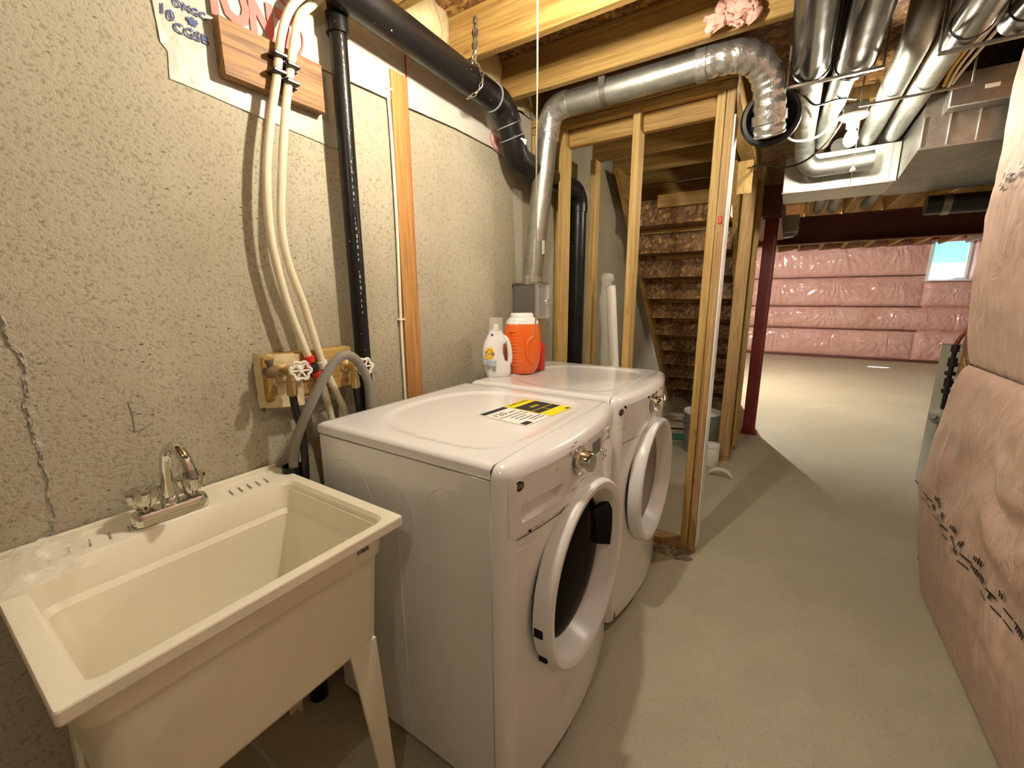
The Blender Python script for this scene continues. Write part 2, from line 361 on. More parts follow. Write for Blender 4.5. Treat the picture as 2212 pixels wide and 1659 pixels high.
# side wall of the stairs
for y0, m in ((3.86, 'pine_old_z'), (4.27, 'pine_z'), (4.58, 'pine_z')):
    bx('stud', (-.375, y0, .04), (-.285, y0+.04, 2.312), m, pw, .003)
bx('stud', (-.296, 4.20, .04), (-.258, 4.24, 2.312), 'pine_z', pw, .003)
bx('bottom_plate', (-.375, 3.86, 0), (-.285, 4.64, .038), 'pine_y', pw, .003)
bx('top_plate', (-.375, SY1+.002, 2.314), (-.285, 4.64, 2.388), 'pine_y', pw, .003)
b = box(B(), (-.045, -.02, -.10), (.045, .02, .10), .003, 1, Matrix.Translation((-.325, 3.36, 2.17)) @ Matrix.Rotation(.25, 4, 'X'))
obj('blocking', b, 'pine_z', pw)
b = B()
for k in range(26):
    x = random.uniform(-.52, -.27); y = random.uniform(2.2, 2.3)
    r = random.uniform(.006, .018)
    bmesh.ops.create_icosphere(b, subdivisions=1, radius=r, matrix=Matrix.Translation((x, y, r*.35)) @ Matrix.Diagonal((1.6, 1.2, .5, 1)))
tag(obj('sawdust_pile', b, 'sawdust', smooth=0, kind='stuff'), 'dark crumbs of debris on the floor at the end stud', 'debris')

# ---- far foundation wall with insulation blankets and a window
WX0, WX1, WZ0, WZ1 = 2.36, 2.94, 1.70, 2.48
b = B()
box(b, (-1.35, 12.1, 0), (WX0, 12.35, JT)); box(b, (WX1, 12.1, 0), (3.5, 12.35, JT)); box(b, (WX0, 12.1, 0), (WX1, 12.35, WZ0)); box(b, (WX0, 12.1, WZ1), (WX1, 12.35, JT))
wf = obj('wall_far', b, 'concrete_wall', smooth=0, kind='structure')
def far_blanket(x0, x1, z0, z1, seed):
    def f(u, v):
        x = x0+(x1-x0)*u; z = z0+(z1-z0)*v
        bul = .11*math.sin(PI*min(max(v, 0), 1))**.45*min(1, u*12, (1-u)*12)**.5
        wr = .020*fbm(x*2.2+seed, z*5.5, 3)+.030*abs(fbm(x*8+z*3, z*2.2, seed))
        rays = 0
        for cx in (-.2, .9, 1.9, 2.9):
            d = math.hypot(x-cx, z-z1); a = math.atan2(z-z1, x-cx)
            rays += .022*math.exp(-d*2.2)*math.sin(a*26+seed)*min(1, d*6)
        return Vector((x, 12.09-bul-(wr+rays)*math.sin(PI*v)**.4, z))
    return grid(B(), max(6, int((x1-x0)*34)), 18, f)
for k, (x0, x1, z0, z1) in enumerate([(-1.3, WX0-.03, .02, .66), (WX0-.03, 3.48, .02, .66), (-1.3, 3.48, .66, 1.16), (-1.3, WX0-.03, 1.16, 1.8), (WX0-.03, 3.48, 1.16, 1.67), (-1.3, WX0-.03, 1.8, 2.55), (WX1+.03, 3.48, 1.67, 2.55)]):
    obj('insulation_blanket', far_blanket(x0, x1, z0, z1, k*7.3), 'poly_pink_far', wf)
for z in (.66, 1.16, 1.8):
    def f(u, v, z=z):
        x = -1.3+3.64*u; return Vector((x, 12.03+.008*fbm(x*9, z, 0)-.006*math.sin(PI*v), z-.012+.024*v+.006*fbm(x*5, z, 4)))
    obj('seam_strap', grid(B(), 60, 3, f), 'steel_brown', wf)
bx('sill_plank', (-1.3, 12.0, 0), (3.48, 12.05, .05), 'steel_brown', wf, .003)
wn = bx('window_1', (WX0, 12.14, WZ0), (WX1, 12.15, WZ1), 'window_glass', bev=0, kind='structure')
for lo, hi in (((WX0, 12.12, WZ0), (WX1, 12.18, WZ0+.04)), ((WX0, 12.12, WZ1-.04), (WX1, 12.18, WZ1)), ((WX0, 12.12, WZ0+.04), (WX0+.04, 12.18, WZ1-.04)), ((WX1-.04, 12.12, WZ0+.04), (WX1, 12.18, WZ1-.04))):
    bx('window_frame', lo, hi, 'window_vinyl', wn, .003)
for lo, hi in (((WX0-.05, 11.96, WZ1), (WX1+.05, 12.12, WZ1+.03)), ((WX0-.04, 11.97, WZ0-.03), (WX0, 12.12, WZ1)), ((WX0-.05, 11.96, WZ0-.03), (WX1+.05, 12.12, WZ0))):
    bx('window_trim', lo, hi, 'red_tape' if lo[2] > 2.4 else 'window_vinyl', wn, .002)
def f(u, v):
    a = PI*u; return Vector(((WX0+WX1)/2-math.cos(a)*.55, 12.36+math.sin(a)*.6, 1.45+.62*v+.0*u + .0))
def fw_(u, v):
    p = f(u, v); r = .02*math.sin(v*PI*2*5); c = Vector(((WX0+WX1)/2, 12.36, p.z)); return p+(p-c).normalized()*r
well = tag(obj('window_well', grid(B(), 24, 60, fw_), 'well_metal'), 'pale corrugated window well outside the basement window', 'window well')

# ---- insulated wall at the right
wr = bx('wall_right', (.74, -2.1, 0), (.95, 2.9, JT), 'osb', bev=0, kind='structure')
def blanket_near(z0, z1, y0, y1, base, amp, seed, nz):
    Lm = y1-y0; R = .09; La = R*PI/2; Lt = Lm+La+.12
    def f(u, v):
        s = Lt*u; z = z0+(z1-z0)*v
        if s < Lm: p = Vector((base, y0+s, z)); n = Vector((-1, 0, 0))
        elif s < Lm+La:
            a = (s-Lm)/R; p = Vector((base+R-R*math.cos(a), y1+R*math.sin(a), z)); n = Vector((-math.cos(a), math.sin(a), 0))
        else: p = Vector((base+R+(s-Lm-La), y1+R, z)); n = Vector((0, 1, 0))
        prof = math.sin(PI*min(1, max(0, v)))**(.55 if (z0 > .5 or v > .5) else 1.0)
        w = .018*fbm(s*1.5+seed, z*1.6, 1) + .014*fbm(s*4+z*1.5, z*4-s, seed)*(1 if s < Lm-.1 else .4)
        fold = .026*math.sin((z*1.0+s*.45+.35*fbm(s*2, z*2, 5))*17)*max(0, fbm(s*1.3, z*1.3, seed+9)+.25)
        vert = .012*math.sin(s*34+3*fbm(s, z*1.5, 2))*max(0, (v-.35))*1.2 if z0 > .5 else .010*math.sin(s*26+z*9)*max(0, .5-v)
        fold *= min(1, max(.15, (Lm-.05-s)/.35)); vert *= min(1, max(.3, (Lm-s)/.3))
        return p+n*((amp+w+fold+vert)*prof)
    return f, Lt
f_lo, L_ = blanket_near(.01, 1.105, -1.9, 2.545, .685, .080, 3.1, 60)
f_hi, L_ = blanket_near(1.10, 2.57, -1.9, 2.545, .695, .058, 8.7, 76)
obj('insulation_blanket', grid(B(), 190, 60, f_lo), 'poly_pink_near', wr)
obj('insulation_blanket', grid(B(), 190, 76, f_hi), 'poly_pink_near', wr)
def on_blanket(f, z0, z1, y, z, off=.007):
    u = (y+1.9)/L_; v = (z-z0)/(z1-z0); p = f(u, v); q = f(u+.002, v); r = f(u, v+.002)
    n = (q-p).cross(r-p).normalized()
    if n.x > 0: n = -n
    return p+n*off
def print_line(f, z0, z1, ya, yb, z, h, seed):
    rnd = random.Random(seed); b = B(); y = ya
    while y < yb:
        kind = rnd.random(); w = .010 if kind < .75 else .05
        hh = h*rnd.uniform(.6, 1) if kind < .75 else h*.28
        zz = z if kind < .75 else z-h*.9
        a = [on_blanket(f, z0, z1, y+dy, zz+dz) for dy, dz in ((0,0),(w,0),(w,hh),(0,hh))]
        b.faces.new([b.verts.new(p) for p in a])
        y += w+(.003 if kind < .75 else .01)
        if rnd.random() < .05: y += .03
    return b
for k, (za, zb) in enumerate(((.552, .022), (.520, .016))):
    obj('printed_text', print_line(f_lo, .01, 1.105, .9, 2.44, za, zb, 5+k), 'ink_black', wr, smooth=0, label='line of black factory print on the plastic')
for k, (za, zb) in enumerate(((1.83, .020), (1.79, .018))):
    obj('printed_text', print_line(f_hi, 1.10, 2.57, 1.4, 2.44, za, zb, 15+k), 'ink_black', wr, smooth=0)

# ================================================================== STEEL
sp = thing('steel_post', 'dark red steel post standing beside the stair wall studs', 'post', (-.20, 4.86, 0))
bx('column', (-.255, 4.80, .012), (-.145, 4.92, 2.10), 'red_oxide', sp, .006)
bx('base_plate', (-.275, 4.78, 0), (-.125, 4.94, .012), 'red_oxide', sp, .002)
bx('cap_plate', (-.275, 4.78, 2.10), (-.125, 4.94, 2.115), 'red_oxide', sp, .002)
tag(bx('wood_beam', (-.40, 4.72, 2.117), (-.13, 6.78, 2.388), 'steel_brown', bev=.004), 'dark built-up beam on top of the red steel post', 'beam')
b = B(); box(b, (-1.34, 6.82, 2.055), (3.48, 6.98, 2.07)); box(b, (-1.34, 6.82, 2.373), (3.48, 6.98, 2.388)); box(b, (-1.34, 6.893, 2.07), (3.48, 6.907, 2.373))
tag(obj('steel_beam', b, 'steel_brown', smooth=0), 'long dark brown steel beam across the far room ceiling', 'beam')

# ================================================================== STAIRS seen from behind
st = thing('staircase', 'unfinished wooden staircase seen from behind with flake board risers', 'staircase', (-.8, 5.9, 0))
SX0, SX1 = -1.262, -.392
for k in range(10):
    y = 3.72+.24*k; z = 2.0-.2*k
    bx('tread', (SX0+.04, y-.02, z-.026), (SX1-.04, y+.262, z), 'osb', st, .002)
    bx('riser', (SX0+.038, y-.004, z), (SX1-.038, y+.014, z+.174), 'osb', st, 0)
    bx('cleat', (SX0+.10+.22*((k*37) % 5)/5, y+.20, z-.064), (SX1-.08-.12*((k*53) % 4)/4, y+.238, z-.028), 'pine_x', st, .002)
bx('riser', (SX0+.038, 6.116, 0), (SX1-.038, 6.134, .174), 'osb', st, 0)
for x in (SX0, SX1-.038):
    b = B()
    prism(b, [(3.44, 2.389), (3.80, 2.389), (6.115, .10), (6.115, .0), (5.86, .0)], Matrix(((0,0,1,x),(1,0,0,0),(0,1,0,0),(0,0,0,1))), 0, .038)
    obj('stringer', b, 'pine_y', st, smooth=0)
bx('ledger', (SX0, 4.14, 2.20), (SX1, 4.178, 2.389), 'pine_x', st, .003)
bx('cleat', (-.97, 3.675, 2.10), (-.55, 3.713, 2.20), 'pine_x', st, .003)

# ================================================================== LEFT WALL: sheets, pipes, boards
def sheet(poly, x, wob, n=1, res=.02, th=.001):
    ys = [p[0] for p in poly]; zs = [p[1] for p in poly]
    b = B(); vs = [b.verts.new((x, p[0], p[1])) for p in poly]; b.faces.new(vs)
    bmesh.ops.triangulate(b, faces=b.faces[:])
    for _ in range(5):
        es = [e for e in b.edges if e.calc_length() > res]
        if not es: break
        bmesh.ops.subdivide_edges(b, edges=es, cuts=1)
        bmesh.ops.triangulate(b, faces=b.faces[:])
    for v in b.verts: v.co.x += wob*abs(fbm(v.co.y*9, v.co.z*9, n))+wob*.6*abs(fbm(v.co.y*28, v.co.z*28, n))
    return b
ps = thing('plastic_sheet', 'clear vapour barrier sheet with blue print hanging behind the wood block', 'plastic sheet', (-1.35, .75, 1.9))
obj('sheet', sheet([(.50,2.389),(.517,2.071),(.518,2.013),(.531,1.998),(.526,1.936),(.579,1.933),(.755,1.916),(.965,1.899),(1.04,1.897),(1.04,2.389)], -1.348, .003), 'poly_sheet', ps)
for tx, sz, y, z, rot in (('1', .032, .531, 2.086, -.1), ('0', .034, .547, 2.079, -.1), ('ONGC', .024, .592, 2.113, 0), ('CGSB', .031, .588, 2.058, 0)):
    b = B(); text_bm(b, tx, sz, MX(-1.3425, y, z) @ Matrix.Rotation(rot, 4, 'Z'), .0003, off=.0006); obj('blue_print', b, 'ink_blue', ps, smooth=0, kind='stuff', label='blue lettering')
leaf = [(0,-.5),(.04,-.22),(.32,-.28),(.26,-.12),(.5,.1),(.38,.14),(.42,.32),(.22,.26),(.16,.36),(.10,.16),(.14,.42),(.06,.36),(0,.5)]
leaf = leaf+[(-a, c) for a, c in leaf[-2:0:-1]]
obj('maple_leaf', prism(B(), [(a*.028, c*.028) for a, c in leaf], MX(-1.3425, .594, 2.087), -.0003, .0003), 'ink_blue', ps, smooth=0, label='small blue maple leaf')
hw = thing('house_wrap', 'white house wrap strip with red oval logo along the wall top', 'house wrap', (-1.35, 1.4, 2.1))
obj('sheet', sheet([(.62,2.389),(.634,2.18),(.642,2.125),(.80,2.12),(1.06,2.13),(1.23,2.132),(1.353,2.137),(1.614,2.147),(1.75,2.150),(1.9,2.143),(2.0,2.15),(2.03,2.12),(2.18,2.075),(2.28,2.06),(2.29,2.389)], -1.340, .003, 4), 'house_wrap', hw)
for tx, y in (('I', .648), ('O', .700), ('N', .770), ('T', .842)):
    b = B(); text_bm(b, tx, .125, MX(-1.3345, y, 2.170) @ Matrix.Diagonal((.72, 1, 1, 1)), .0004, off=.007); obj('red_letter', b, 'ink_red', hw, smooth=0, label='red block letter')
obj('red_oval', tube(B(), [(-1.3362, .715+.178*math.cos(t/40*2*PI), 2.175+.105*math.sin(t/40*2*PI)) for t in range(-12, 13)], .0042, 5, False), 'ink_red', hw)
for tx, y in (('N', 1.925), ('O', 1.962)):
    b = B(); text_bm(b, tx, .05, MX(-1.3345, y, 2.180), .0004, off=.002); obj('red_letter', b, 'ink_red', hw, smooth=0)
obj('red_oval', tube(B(), [(-1.3355, 1.955+.075*math.cos(t/30*2*PI), 2.185+.045*math.sin(t/30*2*PI)) for t in range(31)], .0028, 5, False), 'ink_red', hw)

# backing block with pipe clips
wb = thing('wood_block', 'short brown board carrying two white water pipes with black clips', 'board', (-1.33, .79, 1.98))
bx('board', (-1.345, .640, 1.981), (-1.310, .933, 2.118), 'cedar_y', wb, .002)
for y, z in ((.779, 2.075), (.815, 2.062), (.772, 2.030), (.809, 2.016)):
    b = B(); box(b, (-1.312, y-.020, z-.006), (-1.270, y+.020, z+.006), .003)
    box(b, (-1.312, y+.012, z-.008), (-1.296, y+.026, z+.006), .002)
    obj('pipe_clip', b, 'black_clip', wb)
def pex(label, pts):
    return tag(obj('water_pipe', tube(B(), pts, .0118, 14, smooth=8), 'pex'), label, 'pipe', 'flexible white water pipes on the wall')
X = -1.292
pex('left of two white flexible water pipes running from ceiling to valves', [(-1.20,.98,2.40),(-1.24,.90,2.30),(X,.845,2.235),(X,.803,2.151),(X,.780,2.061),(X,.769,2.011),(X,.739,1.895),(X,.715,1.78),(X,.702,1.654),(X,.704,1.539),(X,.730,1.379),(-1.285,.776,1.205)])
pex('right of two white flexible water pipes running from ceiling to valves', [(-1.18,1.03,2.41),(-1.23,.96,2.33),(X,.905,2.262),(X,.856,2.199),(X,.814,2.052),(X,.781,1.908),(X,.750,1.726),(X,.736,1.595),(X,.749,1.489),(X,.781,1.378),(-1.285,.820,1.185)])
pex('short white water pipe leaving red fitting behind the washer, left one', [(-1.285,.800,1.150),(-1.285,.815,1.10),(-1.285,.832,1.01),(-1.285,.85,.85)])
pex('short white water pipe leaving fitting behind the washer, right one', [(-1.285,.835,1.150),(-1.285,.857,1.093),(-1.285,.888,1.005),(-1.285,.93,.85)])

# valve block
vb = thing('valve_board', 'plastic wrapped wooden board holding the washer water valves', 'board', (-1.33, .79, 1.08))
bx('board', (-1.348, .640, 1.085), (-1.300, .948, 1.232), 'pine_y', vb, .006)
def wrapf(u, v):
    y = .628+.30*u; z = 1.06+.17*v+.01*math.sin(u*5)
    return Vector((-1.296+.012*abs(fbm(y*22, z*22, 2))-.03*max(0, .25-v), y, z-.03*max(0, .4-v)*abs(fbm(y*12, 1, 1))*2))
def wrapl(u, v):
    y = .628+.125*u; z = 1.07+.168*v
    return Vector((-1.298-.04*(1-u)**6+.010*abs(fbm(y*25, z*25, 7)), y, z-.012*u))
obj('wrap_film', grid(B(), 24, 20, wrapl), 'batt_cream', vb, label='torn plastic wrap folded over the board')
def wrapb(u, v):
    y = .64+.25*u; z = 1.035+.06*v+.01*math.sin(u*9)
    return Vector((-1.338+.03*v+.012*fbm(y*20, z*20, 3), y, z))
obj('wrap_film', grid(B(), 24, 8, wrapb), 'poly_sheet', vb)
def valve(y, z, label, tilt):
    v = thing('washer_valve', label, 'valve', (-1.30, y, z), 'brass washer valves')
    b = B(); lathe(b, [(.022,0),(.022,.006),(.011,.010),(.011,.03),(.016,.034),(.016,.066),(.011,.07),(.011,.082)], aim((-1.302, y, z), (1,0,0)), 16)
    lathe(b, [(.011,-.006),(.011,.03),(.0145,.034),(.0145,.056)], aim((-1.252, y, z), (0,0,-1)), 14)
    obj('body', b, 'brass', v)
    b = B(); c = Vector((-1.205, y+.008, z+.004)); M = aim(c, (1, tilt, .1))
    lathe(b, [(.006,-.016),(.006,.006)], M, 10)
    ring = [M @ Vector(((.026+.0035*math.cos(6*a))*math.cos(a), (.026+.0035*math.cos(6*a))*math.sin(a), 0)) for a in [2*PI*k/48 for k in range(49)]]
    tube(b, ring, .0042, 8, False)
    for k in range(6):
        a = 2*PI*k/6; tube(b, [M @ Vector((0,0,0)), M @ Vector((.027*math.cos(a), .027*math.sin(a), 0))], .0032, 6)
    obj('hand_wheel', b, 'pvc_white', v, label='white spoked hand wheel')
    b = B(); lathe(b, [(.0155,.054),(.0155,.074),(.012,.078)], aim((-1.252, y, z), (0,0,-1)), 12)
    obj('hose_coupling', b, 'brass', v)
valve(.690, 1.183, 'brass valve with white wheel left of the red pipe fittings', -.35)
valve(.918, 1.165, 'brass valve with white wheel beside the black vent pipe', -.35)
sb = thing('drain_tee', 'dark tarnished brass stub on the plastic wrap left of the valves', 'fitting', (-1.30, .648, 1.185))
b = B(); lathe(b, [(.012,0),(.012,.03),(.017,.032),(.017,.046),(.008,.05)], aim((-1.302,.645,1.185), (1,-.1,.0)), 12); obj('stub', b, 'brass_dark', sb)
b = B(); lathe(b, [(.008,-.02),(.008,.022),(.012,.024),(.012,.034)], aim((-1.278,.645,1.187), (0,0,1)), 10); obj('lever', b, 'brass_dark', sb)
rf = thing('red_fitting', 'red crimped pipe tee joining the left water pipe to the valve', 'fitting', (-1.28, .78, 1.17))
obj('tee', tube(tube(B(), [(-1.284,.774,1.212),(-1.282,.795,1.152)], .0115, 12), [(-1.283,.785,1.180),(-1.27,.735,1.186)], .010, 12), 'black_clip', rf)
for a, c in (((-1.284,.772,1.217), (-1.2835,.777,1.197)), ((-1.282,.793,1.163), (-1.2815,.799,1.145)), ((-1.276,.760,1.186), (-1.272,.742,1.187))):
    obj('crimp_ring', tube(B(), [a, c], .0165, 14), 'pex_red', rf)
obj('stub_pipe', tube(B(), [(-1.272,.742,1.187),(-1.262,.705,1.183)], .0105, 12), 'pex', rf)
wf2 = thing('white_fitting', 'white and black coupling joining the right water pipe', 'fitting', (-1.28, .825, 1.17))
obj('coupling', tube(B(), [(-1.285,.818,1.195),(-1.285,.825,1.172)], .0165, 14), 'pvc_white', wf2)
obj('collar', tube(B(), [(-1.285,.825,1.172),(-1.285,.832,1.148)], .0125, 14), 'black_clip', wf2)
tag(obj('supply_hose', tube(B(), [(-1.252,.690,1.115),(-1.248,.692,1.06),(-1.236,.698,.98),(-1.232,.694,.88),(-1.235,.688,.74),(-1.22,.70,.5),(-1.205,.74,.4)], .0115, 12, smooth=8), 'black_rubber'), 'black supply hose hanging from the left valve beside the sink', 'hose')
tag(obj('supply_hose', tube(B(), [(-1.252,.918,1.095),(-1.250,.922,1.03),(-1.245,.926,.9),(-1.235,.93,.7)], .0115, 12, smooth=8), 'black_rubber'), 'black supply hose hanging from the right valve behind the washer', 'hose')
tag(obj('drain_hose', tube(B(), [(-1.225,.955,.80),(-1.225,.95,.98),(-1.205,.935,1.11),(-1.20,.895,1.19),(-1.195,.848,1.218),(-1.20,.804,1.196),(-1.205,.757,1.136),(-1.215,.712,1.06),(-1.235,.682,.98),(-1.255,.672,.90),(-1.262,.672,.80)], .0145, 14, smooth=8,
    rad=lambda t: .0150), 'grey_hose'), 'grey corrugated drain hose arching from washer into the black standpipe', 'hose')
b = B(); lathe(b, [(.031,0),(.031,.88),(.0275,.88),(.0275,.6)], Matrix.Translation((-1.268,.672,0)), 20, True, False)
tag(obj('standpipe', b, 'abs_black'), 'short open black standpipe rising behind the sink corner', 'pipe')
# drain stack pipes
vp = thing('vent_pipe', 'thin vertical black plastic pipe on the concrete wall by valves', 'pipe', (-1.285, .983, 0))
obj('pipe', tube(B(), [(-1.285,.983,0),(-1.285,.983,2.30)], .0275, 20), 'abs_black', vp)
b = B()
for k in range(46):
    z = 1.35+.9*k/46+random.uniform(-.004, .004)
    if k % 9 == 8: continue
    box(b, (-1.2590, .9730, z), (-1.2575, .9745+random.uniform(.001, .005), z+random.uniform(.006, .014)))
obj('pipe_print', b, 'ink_grey', vp, smooth=0, kind='stuff')
obj('hub', tube(B(), [(-1.285,.983,2.215),(-1.285,.983,2.27)], .0345, 20), 'abs_black', vp)
dp = thing('drain_pipe', 'thick black plastic drain pipe sloping under the joists and through the stud wall', 'pipe', (-1.22, 1.5, 2.29))
pts = [(-1.225,-.6,2.33),(-1.225,.9,2.318),(-1.222,1.76,2.286)]
obj('pipe', tube(B(), pts, .0560, 24), 'abs_black', dp)
obj('elbow', tube(B(), [(-1.222,1.745,2.287),(-1.222,1.80,2.280),(-1.218,1.845,2.245),(-1.215,1.868,2.205)], .0610, 24, smooth=4), 'abs_black', dp)
obj('pipe', tube(B(), [(-1.217,1.85,2.232),(-1.21,1.905,2.125)], .0560, 24), 'abs_black', dp)
obj('elbow', tube(B(), [(-1.212,1.888,2.160),(-1.21,1.912,2.112),(-1.21,1.95,2.078),(-1.21,2.03,2.068)], .0610, 24, smooth=4), 'abs_black', dp)
obj('pipe', tube(B(), [(-1.21,2.02,2.068),(-1.21,2.56,2.062)], .0555, 24), 'abs_black', dp)
obj('elbow', tube(B(), [(-1.21,2.55,2.062),(-1.21,2.62,2.055),(-1.21,2.672,2.005),(-1.21,2.68,1.94)], .060, 24, smooth=4), 'abs_black', dp)
obj('pipe', tube(B(), [(-1.21,2.68,1.95),(-1.21,2.68,0)], .0535, 24), 'abs_black', dp)
for (a, c) in (((-1.222,1.735,2.2875),(-1.222,1.741,2.2873)), ((-1.2165,1.864,2.212),(-1.216,1.866,2.208)), ((-1.2125,1.887,2.162),(-1.212,1.889,2.158))):
    obj('glue_ring', tube(B(), [a, c], .0618, 24), 'ink_grey', dp)
b = B(); box(b, (-.018,-.012,-.001), (.018,.012,.001), 0, 1, aim((-1.151,1.892,2.135), (1,-.35,-.35)))
obj('sticker', b, 'paper', dp)
# vertical furring strip with cable
fs = thing('furring_strip', 'narrow orange brown board standing against the concrete wall behind the washer', 'board', (-1.34, 1.28, 0))
bx('board', (-1.349,1.238,0), (-1.330,1.320,2.236), 'cedar_z', fs, .002)
bx('edge_tape', (-1.349,1.3205,.5), (-1.336,1.326,2.389), 'red_tape', fs, 0)
cb = thing('white_cable', 'thin white electrical cable stapled along the narrow wall board', 'cable', (-1.335, 1.226, 1.0))
obj('cable', tube(B(), [(-1.338,1.224,2.24),(-1.338,1.226,2.15),(-1.338,1.231,1.994),(-1.338,1.232,1.659),(-1.338,1.224,1.313),(-1.338,1.224,.95),(-1.338,1.226,.5)], .0058, 8, smooth=6), 'nm_white', cb)
for z in (2.165, 1.312): bx('staple', (-1.349,1.212,z-.004), (-1.328,1.240,z+.004), 'nm_white', cb, .002)
# hanger chain
def chain(pts, r, wire, mat, parent, name='chain'):
    P = catmull(pts, 30); b = B(); acc = 0; last = P[0]; k = 0; step = r*2.7
    for p, q in zip(P, P[1:]):
        acc += (q-p).length
        if acc >= step:
            acc = 0; d = (q-last).normalized(); c = (q+last)/2; last = q.copy(); k += 1
            M = aim(c, d) @ Matrix.Rotation(PI/2*(k % 2)+.5, 4, 'Z')
            ring = [M @ Vector((r*.75*math.cos(a), 0, r*1.7*math.sin(a))) for a in [2*PI*j/10 for j in range(11)]]
            tube(b, ring, wire, 5, False)
    return obj(name, b, mat, parent)
hc = thing('hanger_chain', 'metal chain hung from the joist looping under the black drain pipe', 'chain', (-1.2, 1.58, 2.22))
chain([(-1.20,1.594,2.51),(-1.205,1.592,2.46),(-1.203,1.590,2.40),(-1.195,1.582,2.36),(-1.175,1.575,2.335),(-1.155,1.572,2.30),(-1.150,1.568,2.275),(-1.165,1.566,2.245),(-1.195,1.564,2.228),(-1.23,1.564,2.225)], .0085, .0026, 'zinc', hc)
chain([(-1.20,1.594,2.51),(-1.194,1.592,2.46),(-1.200,1.588,2.40),(-1.215,1.582,2.36),(-1.225,1.578,2.335)], .0085, .0026, 'strap_steel', hc)
bx('hook', (-1.205,1.588,2.505), (-1.195,1.60,2.53), 'strap_steel', hc, .001)

# ================================================================== LAUNDRY SINK
def rr(x0, x1, y0, y1, r, z, n=6):
    pts = []
    for cx, cy, a0 in ((x1-r, y1-r, 0), (x0+r, y1-r, PI/2), (x0+r, y0+r, PI), (x1-r, y0+r, 3*PI/2)):
        for k in range(n+1):
            a = a0+PI/2*k/n; pts.append(Vector((cx+r*math.cos(a), cy+r*math.sin(a), z)))
    return pts
def loft(bm, loops, cap0=True, cap1=True):
    R = [[bm.verts.new(p) for p in l] for l in loops]; n = len(R[0])
    for a, b in zip(R, R[1:]):
        for k in range(n): bm.faces.new((a[k], a[(k+1) % n], b[(k+1) % n], b[k]))
    if cap0: bm.faces.new(R[0][::-1])
    if cap1: bm.faces.new(R[-1])
    return bm
sk = thing('laundry_sink', 'cream plastic laundry sink on tapered legs beside the washer', 'sink', (-1.045, .355, 0))
loops = [rr(-1.27,-.812,.105,.585,.04,.528), rr(-1.285,-.800,.092,.600,.04,.545), rr(-1.300,-.790,.080,.612,.035,.770), rr(-1.306,-.782,.072,.620,.035,.785), rr(-1.306,-.780,.070,.622,.03,.838),
         rr(-1.334,-.758,.052,.658,.006,.838), rr(-1.336,-.756,.050,.660,.006,.842), rr(-1.336,-.756,.050,.660,.006,.861), rr(-1.3345,-.7575,.0515,.6585,.006,.864), rr(-1.330,-.764,.056,.654,.006,.8645),
         rr(-1.222,-.786,.082,.634,.03,.860), rr(-1.216,-.792,.088,.628,.03,.850), rr(-1.205,-.800,.096,.620,.03,.785), rr(-1.196,-.808,.104,.612,.03,.772), rr(-1.175,-.825,.125,.590,.04,.560), rr(-1.150,-.845,.150,.565,.05,.548)]
obj('basin', loft(B(), loops), 'sink_plastic', sk, 22)
bx('back_lip', (-1.342, .056, .858), (-1.331, .654, .878), 'sink_plastic', sk, .004, 2)
for lx, sx in ((-.800, 1), (-1.27, -1)):
    for ly, sy in ((.585, 1), (.105, -1)):
        b = B()
        top = [Vector((lx-sx*.05, ly, .545)), Vector((lx, ly, .545)), Vector((lx, ly-sy*.075, .545)), Vector((lx-sx*.008, ly-sy*.075, .545)), Vector((lx-sx*.008, ly-sy*.01, .545)), Vector((lx-sx*.05, ly-sy*.01, .545))]
        ox, oy = lx+sx*.018, ly+sy*.022
        bot = [Vector((ox-sx*.028, oy, 0)), Vector((ox, oy, 0)), Vector((ox, oy-sy*.034, 0)), Vector((ox-sx*.007, oy-sy*.034, 0)), Vector((ox-sx*.007, oy-sy*.008, 0)), Vector((ox-sx*.028, oy-sy*.008, 0))]
        loft(b, [bot, top]); obj('leg', b, 'sink_plastic', sk, 30)
for y in [.49+.024*k for k in range(5)]+[.165+.034*k for k in range(4)]:
    b = box(B(), (-.018,-.0012,0), (.018,.0012,.0022), 0, 1, Matrix.Translation((-1.262, y, .8632)) @ Matrix.Rotation(-.12, 4, 'Z'))
    obj('soap_ridge', b, 'mortar_groove_shade', sk, smooth=0)  # darker than the basin: groove shade put into the ridge colour
bst = bx('barcode_sticker', (-.7815, .535, .808), (-.7795, .572, .832), 'paper', sk, 0)
b = B(); y = .538
while y < .568:
    w = random.choice((.0008, .0014, .0022)); box(b, (-.7797, y, .811), (-.7790, y+w, .829)); y += w+random.choice((.0010, .0018))
obj('barcode', b, 'ink_black', bst, smooth=0)
fc = thing('faucet', 'chrome two handle faucet on the back rim of the laundry sink', 'faucet', (-1.262, .352, .864))
FX = -1.262
loops = [rr(FX-.026,FX+.026,.272,.432,.022,.8645), rr(FX-.026,FX+.026,.272,.432,.022,.884), rr(FX-.022,FX+.022,.276,.428,.019,.893), rr(FX-.015,FX+.015,.284,.420,.012,.896)]
obj('base', loft(B(), loops), 'chrome', fc, 30)
obj('spout', tube(B(), [(FX,.352,.893),(FX,.352,.935),(FX+.002,.354,.985),(FX+.016,.358,1.030),(FX+.050,.364,1.050),(FX+.082,.370,1.028),(FX+.094,.373,.992)], .0115, 16, smooth=8, rad=lambda t: .0165-.004*min(1, t*3)), 'chrome', fc)
obj('spout_collar', lathe(B(), [(.019,.0),(.019,.016),(.015,.022)], Matrix.Translation((FX,.352,.892)), 18), 'chrome', fc)
obj('aerator', tube(B(), [(FX+.093,.3725,.996),(FX+.097,.374,.978)], .0148, 16), 'chrome_dark', fc)
